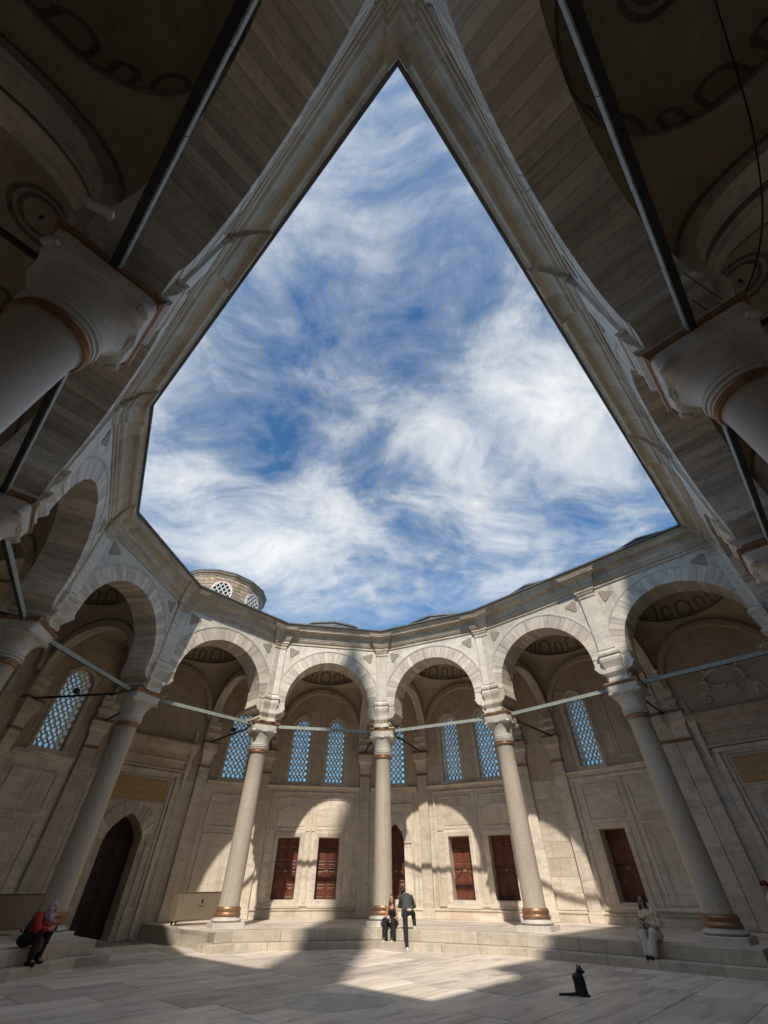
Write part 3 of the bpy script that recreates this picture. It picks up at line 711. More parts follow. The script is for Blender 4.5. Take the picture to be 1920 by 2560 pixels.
CAPP = [(0, 5.93), (.16, 5.93), (.20, 5.95), (.20, 6.0), (.17, 6.02)]
def wall_pilaster(par, x, w=.52):
    MB().box(x - w / 2, x + w / 2, YW - .145, YW + .02, ZP + .30, 5.93).build('pilaster', 'wall', par, bevel=.008)
    MB().box(x - w / 2 - .04, x + w / 2 + .04, YW - .185, YW + .02, ZP + .004, ZP + .31).build('pilaster_foot', 'wall', par, bevel=.012)
    def stack(nm, mat, lv):
        mb = MB(); rows = [[(x - w / 2 - q, YW - .145 - q, z), (x + w / 2 + q, YW - .145 - q, z), (x + w / 2 + q, YW + .02, z), (x - w / 2 - q, YW + .02, z)] for q, z in lv]
        mb.grid(rows, True); mb.add(rows[-1], [(0, 1, 2, 3)]); mb.add(rows[0], [(3, 2, 1, 0)]); mb.build(nm, mat, par)
    stack('copper_band', 'copper', [(0, 5.932), (.03, 5.94), (.04, 5.97), (.03, 6.0), (.045, 6.02), (.0, 6.04)])
    stack('pilaster_capital', 'wall', [(0, 6.041), (.02, 6.08), (.0, 6.1), (.01, 6.3), (.04, 6.5), (.10, 6.62), (.14, 6.66), (.14, 6.98)])
    stack('copper_band', 'copper', [(.145, 6.982), (.165, 7.0), (.17, 7.06), (.14, 7.10)])
    stack('impost', 'wall', [(.08, 7.102), (.08, 7.18), (.03, 7.22), (.03, 7.30), (.10, 7.40), (.12, 7.50), (.05, 7.54), (.05, 7.66), (.10, 7.78), (.10, 7.86), (.06, 7.9), (.06, ZC)])
def lunette(par, r=2.1):
    mb = MB(); rows = []
    for k in range(41):
        a = PI * k / 40; rows.append([(q * math.cos(a), YW - d, ZC + q * 1.02 * math.sin(a)) for q, d in ((r, -.02), (r, .14), (r + .04, .16), (r + .24, .16), (r + .24, -.02))])
    mb.grid(rows); mb.build('lunette_arch', 'wall_up', par)
def walls_base(par, xl, xr, holes=()):
    cur = xl
    for h0, h1 in list(holes) + [(xr, xr)]:
        if h0 - cur > .05: extr(MB(), BASE, cst(cur), cst(h0), YW).build('base_moulding', 'wall', par)
        cur = h1
WLAB = {0: ('shaded marble portico wall behind the security camera column, next to the mosque corner',), 1: ('shaded marble portico wall past the security camera column',), 2: ('shaded portico wall two bays from the dark arched doorway',),
        3: ('shaded panelled portico wall next to the dark doorway, behind the woman in red',), 4: ('portico wall with dark arched doorway under a brown-gold panel',), 5: ('marble portico wall with twin red doors between the cabinet and the tank top woman',),
        6: ('marble portico wall with twin red doors behind the bending man',), 7: ('marble portico wall with one dark red door behind the woman in the shawl',), 8: ('portal wall with gold script panel and carved garland',),
        9: ('mosque wall bay touching the far corner',), 10: ('mosque wall bay in the middle of its arcade',), 11: ('mosque wall bay under the hanging cable',)}
def chamf(i):                      # distance cut off each wall end at vertex i
    return {18: 1.394, 9: .62, 0: 0., 45: 0.}[TURN[i % 12]]
def frames_door(par, cx, w=1.06):
    f = MB(); rframe(f, cx - w / 2 - .23, cx + w / 2 + .23, .82, 3.56, .225, YW, .05); f.build('door_surround', 'wall', par)
    f = MB(); rframe(f, cx - w / 2 - .27, cx + w / 2 + .27, 3.62, 4.95, .07, YW, .035); f.build('panel_frame', 'wall', par)
    # raised panel with a shaped top
    pts = [(cx - w / 2 - .16, 3.74), (cx + w / 2 + .16, 3.74), (cx + w / 2 + .16, 4.42), (cx + w / 2 - .05, 4.50), (cx + .22, 4.56), (cx, 4.62), (cx - .22, 4.56), (cx - w / 2 + .05, 4.50), (cx - w / 2 - .16, 4.42)]
    n = len(pts); p2 = [(cx + (x - cx) * .97, 4.15 + (z - 4.15) * .96) for x, z in pts]
    mb = MB().add([(x, YW + .001, z) for x, z in pts] + [(x, YW - .018, z) for x, z in p2], [(k, (k + 1) % n, n + (k + 1) % n, n + k) for k in range(n)] + [tuple(range(n, 2 * n))]); mb.build('marble_panel', 'wall', par)
    MB().box(cx - w / 2 - .3, cx + w / 2 + .3, YW - .07, YW + .01, .80, .90).build('door_sill', 'wall', par, bevel=.01)
def portal(par, b, rich):
    hw = .76; top = arch_pts(-hw, hw, -.02, 2.95, .93, 20, .5)
    # stepped frame
    for (w, z1, d, wd) in ((1.62, 5.55, .10, .16), (1.42, 5.42, .05, .12)):
        f = MB(); 
        for s in (-1, 1): f.box(s * w - (wd if s > 0 else 0), s * w + (0 if s > 0 else wd), YW - d, YW + .02, 0.02, z1 - wd)
        f.box(-w, w, YW - d, YW + .02, z1 - wd + .002, z1); f.build('portal_frame', 'wall', par, bevel=.012)
    for s in (-1, 1):
        MB().box(s * 1.12 - .16, s * 1.12 + .16, YW - .12, YW + .02, .0, .95).build('jamb_pedestal', 'wall', par, bevel=.015)
        MB().box(s * 1.12 - .11, s * 1.12 + .11, YW - .075, YW + .02, .952, 2.93).build('jamb', 'wall', par, bevel=.01)
        MB().box(s * 1.10 - .18, s * 1.10 + .18, YW - .11, YW + .02, 2.932, 3.03).build('jamb_cap', 'wall', par, bevel=.01)
    # joggled voussoirs round the arch
    nv = 13
    for k in range(nv):
        a0, a1 = PI * k / nv + .004, PI * (k + 1) / nv - .004; mb = MB(); rows = []
        odd = .05 if k % 2 else .0
        for q in range(4):
            a = a0 + (a1 - a0) * q / 3; h = math.sin(a); ir = (hw * math.cos(a), 2.95 + .93 * (.5 * h ** .82 + .5 * (1 - abs(math.cos(a)) ** 1.15)))
            orr = ((hw + .42 + odd) * math.cos(a), 2.98 + (1.30 + odd) * (h ** .9))
            rows.append([(ir[0], YW + .3, ir[1]), (ir[0], YW - .06 - odd * .4, ir[1]), (orr[0], YW - .06 - odd * .4, orr[1]), (orr[0], YW + .01, orr[1])])
        mb.grid(rows); mb.add(rows[0], [(0, 1, 2, 3)]); mb.add(rows[-1], [(3, 2, 1, 0)]); mb.build('voussoir', 'vous', par)
    # inscription panel
    f = MB(); rframe(f, -1.24, 1.24, 4.28, 5.26, .06, YW, .05); f.build('panel_frame', 'wall', par)
    ip = MB().box(-1.17, 1.17, YW - .03, YW + .01, 4.35, 5.19).build('inscription_panel', 'gold', par)
    sc = MB(); rnd = random.Random(5 + b.i); yy = YW - .034
    for ln in range(3):
        zb = 4.44 + ln * .27
        for colm in (-1, 1):
            x = colm * .57 + .5; x1 = colm * .57 - .5
            f = MB() if False else sc
            while x > x1:
                kind = rnd.random(); wd = rnd.uniform(.05, .13)
                if kind < .3: pth = [(x, zb + .19), (x - .012, zb + .1), (x - .008, zb + .01)]
                elif kind < .55: pth = [(x, zb + .04), (x - wd * .4, zb + .0), (x - wd, zb + .035), (x - wd * 1.1, zb + .07)]
                elif kind < .78: pth = [(x - wd * .5 + wd * .4 * math.cos(q), zb + .06 + .045 * math.sin(q)) for q in [PI * k / 4 for k in range(-1, 7)]] + [(x - wd, zb)]
                else: pth = [(x, zb + .10), (x - wd * .5, zb + .02), (x - wd * 1.2, zb + .0), (x - wd * 1.8, zb + .05), (x - wd * 2., zb + .14)]
                P = [Vector((p[0], yy, p[1])) for p in pth]
                sc.tube(P, [.010] + [.018] * (len(P) - 2) + [.009], 5)
                if rnd.random() < .5:
                    dx = x - wd * .5; dz = zb + rnd.choice((-.03, .15)); sc.tube([(dx, yy, dz), (dx + .012, yy, dz + .012)], .009, 5)
                x -= wd * rnd.uniform(.75, 1.05)
    sc.build('script_lines', 'goldb', ip, False, 0, False)
    # entablature over the panel
    ent = [(0, 5.58), (.10, 5.58), (.12, 5.66), (.06, 5.70), (.06, 5.95), (.12, 5.98), (.16, 6.04), (.10, 6.10), (.08, 6.35), (.14, 6.40), (.22, 6.50), (.30, 6.56), (.32, 6.64), (.36, 6.68), (.36, 6.78), (.28, 6.82), (.12, 6.92), (0, 6.95)]
    mb = MB(); rows = []
    for p, z in ent: y = YW - p; w = 1.72 + p * .9; rows.append([(-w, YW + .01, z), (-w, y, z), (w, y, z), (w, YW + .01, z)])
    mb.grid(rows); mb.build('entablature', 'wall_up', par)
    for s in (-1, 1): # stepped scroll brackets beside the entablature
        mb = MB(); rows = []
        for p, z, w in ((.10, 5.0, .12), (.12, 5.2, .16), (.10, 5.4, .12), (.16, 5.7, .2), (.2, 5.9, .24), (.14, 6.1, .18), (.26, 6.5, .3), (.3, 6.7, .34), (.12, 7.0, .16), (.10, 7.25, .10), (.14, 7.32, .14), (.02, 7.55, .02)):
            x = s * 1.86; rows.append([(x - w / 2, YW + .01, z), (x - w / 2, YW - p, z), (x + w / 2, YW - p, z), (x + w / 2, YW + .01, z)])
        mb.grid(rows); mb.build('scroll_bracket', 'wall', par, True)
    if rich:  # carved garland with ribbons
        mb = MB(); yy = YW - .03
        def cv(pts, r): mb.tube([(x * 1.08, yy - .03 * math.sin(i), z) for i, (x, z) in enumerate(pts)], [q * 1.35 for q in r] if isinstance(r, list) else r * 1.35, 7)
        for s in (-1, 1):
            cv([(s * (.05 + .62 * math.sin(q)), 7.95 - .38 * math.cos(q) * (1 if q < PI / 2 else .75) * -1) for q in [PI * k / 14 for k in range(15)]], .05)
            cv([(s * (.72 + .12 * math.sin(3 * q)), 7.25 + .32 * q) for q in [k / 5 for k in range(13)]], [.03 + .02 * (k % 2) for k in range(13)])
            cv([(s * (.75 + .45 * q + .08 * math.sin(7 * q)), 7.5 - .35 * q + .1 * math.sin(5 * q)) for q in [k / 8 for k in range(11)]], [.045 - .003 * k for k in range(11)])
            cv([(s * (.85 + .11 * math.cos(q)), 7.28 + .11 * math.sin(q)) for q in [PI * k / 6 for k in range(13)]], .03)
            cv([(s * (1.25 + .10 * math.cos(q)), 7.2 + .10 * math.sin(q)) for q in [PI * k / 6 for k in range(13)]], .025)
            cv([(s * (.1 + .5 * q), 8.4 + .12 * math.sin(6 * q)) for q in [k / 8 for k in range(9)]], .045)
            for k in range(7):
                q = k / 6; mb.lathe([(.001, 0), (.06, .0), (.05, .05), (.001, .08)], 7, False); n0 = 28
                for i in range(len(mb.v) - n0, len(mb.v)):
                    x, y, z = mb.v[i]; mb.v[i] = (s * (.2 + .55 * math.sin(PI * q)) + x, yy - z, 8.35 - .8 * q + y)
        mb.build('carved_garland', 'wall', par, True, 0, False)
    # the leaves stand at the back of the deep doorway
    dd = .86
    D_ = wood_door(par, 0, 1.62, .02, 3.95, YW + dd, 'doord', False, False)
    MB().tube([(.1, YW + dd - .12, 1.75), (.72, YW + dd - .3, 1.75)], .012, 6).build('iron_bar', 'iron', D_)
    return top
for b in BAYS:
    ia, ib = b.i, (b.i + 1) % 12
    xl = b.xmin(YW) + chamf(ia); xr = b.xmax(YW) - chamf(ib); 
    P_ = empty('portico_wall', b.mid, b.ang, WLAB[b.i][0], 'wall', 'bays of the portico wall'); b.wall = P_
    b.xl, b.xr = xl, xr
    holes = []; dep = []; back = []; kind = {4: 'portal', 8: 'portal', 5: 'doors', 6: 'doors', 7: 'half'}.get(b.i, 'plain')
    wins = {'doors': (-1., 1.), 'half': (-1.,), 'plain': (-1., 1.), 'portal': ()}[kind] if b.i in (2, 3, 5, 6, 7) else ()
    drs = {'doors': (-1., 1.), 'half': (-1.,)}.get(kind, ())
    for cx in drs: holes.append([(cx - .53, 1.08), (cx + .53, 1.08), (cx + .53, 3.32), (cx - .53, 3.32)]); dep.append(.62)
    if kind == 'portal': holes_p = portal(P_, b, b.i == 8); holes.append([(p[0], max(p[1], 0)) for p in holes_p]); dep.append(.9)
    low = plate([(xl, -.02 if kind != 'portal' else -.021), (xr, -.02), (xr, 5.3), (xl, 5.3)] if kind != 'portal' else [(xl, -.1), (xr, -.1), (xr, 5.3), (xl, 5.3)], holes, YW, 'lower_wall', 'wall', P_, depths=dep)
    wh = [lattice_window(P_, cx, 1.0, 5.62, 8.86, YW) for cx in wins]
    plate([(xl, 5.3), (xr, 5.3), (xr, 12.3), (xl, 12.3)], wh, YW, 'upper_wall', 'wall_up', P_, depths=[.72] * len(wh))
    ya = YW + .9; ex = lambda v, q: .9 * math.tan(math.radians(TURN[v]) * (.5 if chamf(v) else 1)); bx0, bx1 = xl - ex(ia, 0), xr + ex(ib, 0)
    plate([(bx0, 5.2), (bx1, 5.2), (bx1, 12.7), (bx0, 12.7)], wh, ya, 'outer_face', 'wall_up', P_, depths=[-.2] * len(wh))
    plate([(bx0, -.1), (bx1, -.1), (bx1, 5.2), (bx0, 5.2)], [], ya, 'outer_face', 'wall_up', P_)
    for cx in drs: wood_door(P_, cx, 1.06, 1.08, 3.32, YW + .58); frames_door(P_, cx)
    lunette(P_, 2.08)
    if kind != 'portal':
        walls_base(P_, xl, xr); extr(MB(), STRING, cst(xl + .55), cst(xr - .55), YW).build('string_course', 'wall', P_)
        f = MB(); rframe(f, -2.2, 2.2, .84, 5.22, .12, YW, .06); f.build('great_frame', 'wall', P_)
        MB().box(-.06, .06, YW - .04, YW + .01, .97, 5.09).build('mullion', 'wall', P_, bevel=.01)
        MB().box(-2.07, -.065, YW - .03, YW + .01, 3.56, 3.62).box(.065, 2.07, YW - .03, YW + .01, 3.56, 3.62).build('rail', 'wall', P_)
        blanks = [cx for cx in (-1., 1.) if cx not in drs]
        for cx in blanks:
            f = MB(); rframe(f, cx - .8, cx + .8, 1.02, 3.5, .09, YW, .035); f.build('panel_frame', 'wall', P_)
            f = MB(); rframe(f, cx - .8, cx + .8, 3.7, 4.9, .07, YW, .035); f.build('panel_frame', 'wall', P_)
            f = MB(); rframe(f, cx - .52, cx + .52, 1.3, 3.2, .06, YW, .02); f.build('panel_frame', 'wall', P_)
        if kind == 'half':
            f = MB(); rframe(f, .35, 1.9, 5.75, 8.6, .09, YW, .04); f.build('panel_frame', 'wall_up', P_)
            f = MB(); rframe(f, -1.85, -.2, 5.55, 9.0, .06, YW, .03); f.build('panel_frame', 'wall_up', P_)
    else:
        for s in (-1, 1):
            f = MB(); rframe(f, s * 1.98 - .2, s * 1.98 + .2, 1.0, 5.1, .05, YW, .025); f.build('panel_frame', 'wall', P_)
    for e_, v in ((xl, ia), (xr, ib)):
        s = 1 if e_ > 0 else -1
        x = e_ - s * .30 if TURN[v] != 45 else s * 2.44
        wall_pilaster(P_, x, .52 if TURN[v] else .58)

# ------------------------------------------------------------------ narrow wall faces that turn the corners of the polygon
CLAB = {2: 'narrow shaded corner wall past the security camera column', 3: 'narrow shaded corner wall one bay from the woman in red', 4: 'narrow corner wall with tall lattice window beside the woman in red',
        5: 'narrow corner wall with lattice window behind the metal cabinet column', 6: 'narrow corner wall with small arched red door behind the tank top woman', 7: 'plain coursed corner wall between the twin doors and the single door'}
for v in range(2, 8):
    dl = math.radians(TURN[v]); c = chamf(v); bb = BAYS[v - 1]
    xe = bb.xmax(YW) - c; t_ = c / (math.cos(dl) + math.sin(dl) * math.tan(dl))
    pm = bb.P(xe + math.cos(dl) * t_, YW - math.sin(dl) * t_, 0)
    C_ = empty('corner_wall', pm, bb.ang - dl, CLAB[v], 'wall', 'narrow corner walls of the portico')
    h = t_ + .01; holes = []; dep = []
    if v == 6:
        dh = arch_pts(-.5, .5, 1.08, 3.1, .82, 16, .3); holes.append(dh); dep.append(.62)
    YW_, YW0 = YW, 0
    YW = 0.0
    plate([(-h, -.1), (h, -.1), (h, 5.3), (-h, 5.3)], holes, 0, 'lower_wall', 'wall', C_, depths=dep)
    wh = []
    if TURN[v] == 18 and v >= 3: wh = [lattice_window(C_, 0, 1.22, 5.62, 8.86, 0)]
    plate([(-h, 5.3), (h, 5.3), (h, 12.3), (-h, 12.3)], wh, 0, 'upper_wall', 'wall_up', C_, depths=[.9] * len(wh))
    walls_base(C_, -h + .02, h - .02)
    ho = h + .9 * math.tan(dl / 2)
    plate([(-ho, -.1), (ho, -.1), (ho, 12.7), (-ho, 12.7)], wh, .9, 'outer_face', 'wall_up', C_)
    if TURN[v] == 18:
        extr(MB(), STRING, cst(-h + .1), cst(h - .1), 0).build('string_course', 'wall', C_)
        if v == 6:
            wood_door(C_, 0, 1.0, 1.08, 3.95, .58)
            nv = 9
            for k in range(nv):
                a0, a1 = PI * k / nv + .006, PI * (k + 1) / nv - .006; mb = MB(); rows = []
                for q in range(4):
                    a = a0 + (a1 - a0) * q / 3; hh = math.sin(a); ir = (.5 * math.cos(a), 3.1 + .82 * (.7 * hh ** .895 + .3 * (1 - abs(math.cos(a)) ** 1.15))); lob = .03 * abs(math.sin(a * 4.5))
                    orr = (.86 * math.cos(a), 3.12 + 1.2 * hh ** .9); rows.append([(ir[0] * (1 - lob), .25, ir[1] - lob), (ir[0] * (1 - lob), -.05, ir[1] - lob), (orr[0], -.05, orr[1]), (orr[0], .01, orr[1])])
                mb.grid(rows); mb.add(rows[0], [(0, 1, 2, 3)]); mb.add(rows[-1], [(3, 2, 1, 0)]); mb.build('voussoir', 'wall', C_)
            f = MB(); rframe(f, -1.0, 1.0, .86, 4.75, .10, 0, .05); f.build('great_frame', 'wall', C_)
        else:
            for z0, z1 in ((.95, 3.4), (3.6, 4.95)):
                f = MB(); rframe(f, -.9, .9, z0, z1, .08, 0, .04); f.build('panel_frame', 'wall', C_)
    else:   # plain face laid in tall stone courses
        z = ZP + .36; 
        while z < 5.25:
            z2 = min(z + random.uniform(.42, .62), 5.27); MB().box(-h + .015, h - .015, -.02, .03, z + .003, z2 - .003).build('stone_block', 'wall', C_, bevel=.008); z = z2
    YW = YW_

# ------------------------------------------------------------------ tie rods
TLAB = {0: 'shaded iron tie rod running past the white security camera', 1: 'grey tie rod from the security camera column away from the mosque corner', 2: 'grey tie rod two bays from the brick drum arch', 3: 'grey tie rod across the arch beside the brick drum arch',
        4: 'grey tie rod across the arch under the brick drum', 5: 'grey tie rod across the sunlit arch beside the metal cabinet column', 6: 'grey tie rod across the arch above the bending man', 7: 'pale grey tie rod across the arch above the woman in the shawl',
        8: 'grey tie rod with a camera across the garland portal arch', 9: 'tie rod of the mosque arcade near the far corner', 10: 'tie rod of the middle mosque arch', 11: 'dark tie rod of the mosque arch under the hanging cable'}
for b in BAYS:
    T_ = empty('tie_rod', b.mid, b.ang, TLAB[b.i], 'tie rod', 'tie rods spanning the arches')
    MB().box(-b.h + .56, b.h - .56, -.045, .045, 6.99, 7.11).build('bar', 'iron', T_, bevel=.008)  # near-black colour stands in for the shade on the rod's underside
    for k in range(5):
        x0 = -b.h + .62 + (b.L - 1.24) * k / 5; x1 = x0 + (b.L - 1.24) / 5
        MB().box(x0 + .004, x1 - .004, -.060 - random.uniform(0, .005), -.046, 6.985, 7.115).build('lit_side_cladding', 'rod', T_)  # pale strips put the lit court side of the rod into its colour
SHORT = {0: 'corner column behind the viewer', 1: 'security camera column', 2: 'bend column', 3: 'column past the red-topped woman', 4: 'column beside the woman in red', 5: 'column beside the metal cabinet',
         6: 'column behind the tank top woman', 7: 'column between the two seated women', 8: 'column beside the shawl woman', 9: 'far corner column', 10: 'mosque column near the far corner', 11: 'mosque column with loose wires'}
WSH = {0: 'wall near the mosque corner', 1: 'wall beyond the security camera', 2: 'shaded wall', 3: 'panelled wall', 4: 'dark doorway wall', 5: 'double-door wall', 6: 'wall behind the man', 7: 'single-door wall', 8: 'garland portal wall', 9: 'mosque wall', 10: 'middle mosque wall', 11: 'cable side mosque wall'}
for b in BAYS:
    for s in (-1, 1):
        v = b.i if s < 0 else (b.i + 1) % 12
        if s < 0 and TURN[v] == 0: continue
        x = s * (b.h - .30) if TURN[v] else s * b.h
        rd = MB().tube([(x, .45, 7.06), (x, YW - .3, 7.04)], .045, 8).build('tie_rod', 'iron')
        rd.location = b.mid; rd.rotation_euler = (0, 0, b.ang)
        tag(rd, 'black rod from the %s to the %s' % (SHORT[v], WSH[b.i]), 'tie rod', 'black rods from columns to wall')

# ------------------------------------------------------------------ brick and stone drum over the portal bay
b = BAYS[4]
c = b.P(0, YCN, 0)
D_ = empty('drum_tower', (c.x, c.y, 11.9), b.ang + PI / 16, 'round brick and stone drum with arched lattice windows above the roof', 'drum')
RDm = 2.45; NS = 16; ap = RDm * math.cos(PI / NS); fw = 2 * RDm * math.sin(PI / NS)
MB().lathe([(RDm, 0), (RDm, 1.95)], NS, False).build('core', 'mortar', D_)
stone = MB().box(-.5, .5, -.03, .02, -.5, .5).mesh('stone', bevel=0); stone.materials.append(M['brick'])
NSF = 0
for k in range(NS):
    an = 2 * PI * (k + .5) / NS
    wx = Vector((math.cos(an), math.sin(an), 0)); w2 = (Matrix.Rotation(b.ang + PI / 16, 3, 'Z') @ wx)
    if w2.dot((Vector((0, 0, 0)) - c).normalized()) < -.15: continue
    win = k % 2 == 0
    rz = an + PI / 2
    outw = arch_pts(-.46, .46, .05, 1.0, .5, 12, .1)
    z = .35
    while z < 1.8:
        hgt = random.uniform(.13, .24); x = -fw / 2 + .02
        while x < fw / 2 - .06:
            w = min(random.uniform(.22, .5), fw / 2 - .02 - x); xm = x + w / 2
            if not (win and abs(xm) < .52 + w / 2 * .4 and .0 < z + hgt / 2 < 1.62) and w > .08:
                pos = wx * ap + Vector((-math.sin(an), math.cos(an), 0)) * xm
                o = inst('stone', stone, D_, (pos.x, pos.y, z + hgt / 2), (0, 0, rz), (w - .03, 1, hgt - .03)); NSF += 1
            x += w
        z += hgt
    if win:
        fr = MB(); rows = []
        def sc_(d): return [(p[0] * (1 + d / .42), .75 + (p[1] - .75) * (1 + d / .95)) for p in outw]
        for d, yy in ((.0, .02), (.0, -.06), (.08, -.06), (.08, .02)): rows.append([(p[0], yy, p[1]) for p in sc_(d)])
        fr.grid(rows, True); Wn = fr.build('window', 'lattice', D_); pos = wx * ap; Wn.location = pos; Wn.rotation_euler = (0, 0, rz)
        gl = MB().add([(p[0], .0, p[1]) for p in outw], [tuple(range(len(outw)))]); M['darkpane'] = M.get('darkpane') or plain('dark_glass', (.06, .065, .07), .15, 0, .2, 3., 0); gl.build('pane', 'darkpane', Wn)
        lt = MB(); ddx, ddz = .24, .34
        for fam in (1, -1):
            for q in range(-10, 11):
                seg = []
                for u in range(81):
                    z_ = .05 + 1.6 * u / 80; x_ = q * ddx + fam * (z_ - .05) * ddx / ddz
                    if inside(outw, x_, z_): seg.append((x_, z_))
                    elif len(seg) > 2: bar(lt, seg, -.03); seg = []
                    else: seg = []
                if len(seg) > 2: bar(lt, seg, -.03)
        lt.build('lattice', 'white', Wn)
MB().lathe([(RDm, 1.82), (RDm + .06, 1.86), (RDm + .06, 1.93), (RDm + .12, 1.97), (RDm + .15, 2.03), (RDm + .15, 2.07), (RDm, 2.07)], NS, False).build('drum_cornice', 'brick', D_)
MB().lathe([(RDm + .17, 2.07), (RDm + .18, 2.10)] + [(RDm * math.cos(a), 2.10 + .7 * math.sin(a)) for a in [PI / 2 * k / 8 for k in range(8)]] + [(.02, 2.8)], NS).build('lead_dome', 'lead', D_)

# ------------------------------------------------------------------ what stands behind the viewer and throws the shade: mosque hall and minaret
def CWL(b_, a_, z=0): w = CW(b_, a_); return (w.x, w.y, z)
MQ = empty('mosque_hall', CWL(-1.5, -LC - 5.8), PHI - PI / 2, 'tall pale mosque hall with lead dome behind the court arcade', 'building')
MB().box(-11.7, 13, -24, 0, 0, 23.6).build('wall', 'wall', MQ)
MB().box(-12.0, 13.3, -24.3, .3, 23.602, 24.2).build('cornice', 'corn', MQ, bevel=.1)
MB().lathe([(11.2, 24.2), (11.2, 27.0)] + [(11.2 * math.cos(a_), 27 + 8.5 * math.sin(a_)) for a_ in [PI / 2 * k / 12 for k in range(12)]] + [(.1, 35.5), (.1, 37.5)], 40, True, (.6, -12.2)).build('dome', 'lead', MQ, True)
for k in range(5):
    x = -9 + k * 4.8; MB().add([(p[0] + x, .03, p[1]) for p in arch_pts(-.9, .9, 14.5, 18.2, .9, 12, .2)], [tuple(range(15))]).build('window', 'iron', MQ)
mnx, mny = -3.45, -12.0
MN = empty('minaret', (mnx, mny, 0), 0, 'slender pale stone minaret with pointed cap behind the court', 'minaret')
MB().lathe([(1.8, 0), (1.8, 11), (1.5, 13), (1.24, 15), (1.22, 19)], 20).build('shaft', 'wall', MN)
MB().lathe([(1.22, 19), (1.4, 19.4), (1.6, 19.8), (1.9, 20.2), (1.9, 21.2), (1.8, 21.2), (1.8, 20.3)], 20).build('balcony', 'wall', MN)
MB().lathe([(1.20, 20.2), (1.15, 40.0), (1.28, 40.3), (1.28, 40.5)], 20).build('upper_shaft', 'wall', MN)
MB().lathe([(1.30, 40.5), (.8, 42.0), (.3, 43.4), (.02, 44.2)], 20).build('cap', 'lead', MN)

# ------------------------------------------------------------------ metal cabinets beside the portal
def cabinet(x0, x1, y0, y1, rz0, emblem, label, b):
    z0, z1 = ZP, 1.36
    o = b.P((x0 + x1) / 2, (y0 + y1) / 2, 0); C_ = empty('metal_cabinet', o, b.ang + rz0, label, 'cabinet', 'metal cabinets by the portal')
    w, d = (x1 - x0) / 2, (y1 - y0) / 2
    MB().box(-w, w, -d, d, z0 + .12, z1).build('body', 'metal', C_, bevel=.012)
    MB().box(-w + .03, w - .03, -d - .012, -d + .01, z0 + .15, z1 - .03).build('front_panel', 'metal', C_, bevel=.004)
    MB().box(-w - .01, w + .01, -d - .02, d + .01, z1 + .001, z1 + .02).build('lid', 'metal', C_)
    for sx in (-1, 1):
        for sy in (-1, 1): MB().box(sx * (w - .12) - .025, sx * (w - .12) + .025, sy * (d - .06) - .025, sy * (d - .06) + .025, z0 - .005, z0 + .125).build('leg', 'iron', C_)
    if emblem:
        e = MB(); yy = -d - .0135
        pts = [(.045 * math.sin(q) * (1 - .35 * math.cos(q)), .0 - .075 * math.cos(q)) for q in [2 * PI * k / 20 for k in range(20)]]
        e.add([(p[0], yy, 1.10 - p[1] * -1) for p in pts], [tuple(range(20))]); e.build('emblem', 'iron', C_)
        tl = MB()
        for k in range(9): tl.box(-.14 + k * .031, -.118 + k * .031, yy - .0005, yy + .001, .955, .985)
        tl.build('lettering', 'iron', C_)['kind'] = 'stuff'
cabinet(1.90, 3.85, 2.0, 2.45, 0, True, 'beige metal cabinet with small dark emblem, beside a column', BAYS[4])
cabinet(-4.85, -2.75, 1.7, 2.15, .12, False, 'plain beige metal cabinet behind the seated woman in red', BAYS[4])

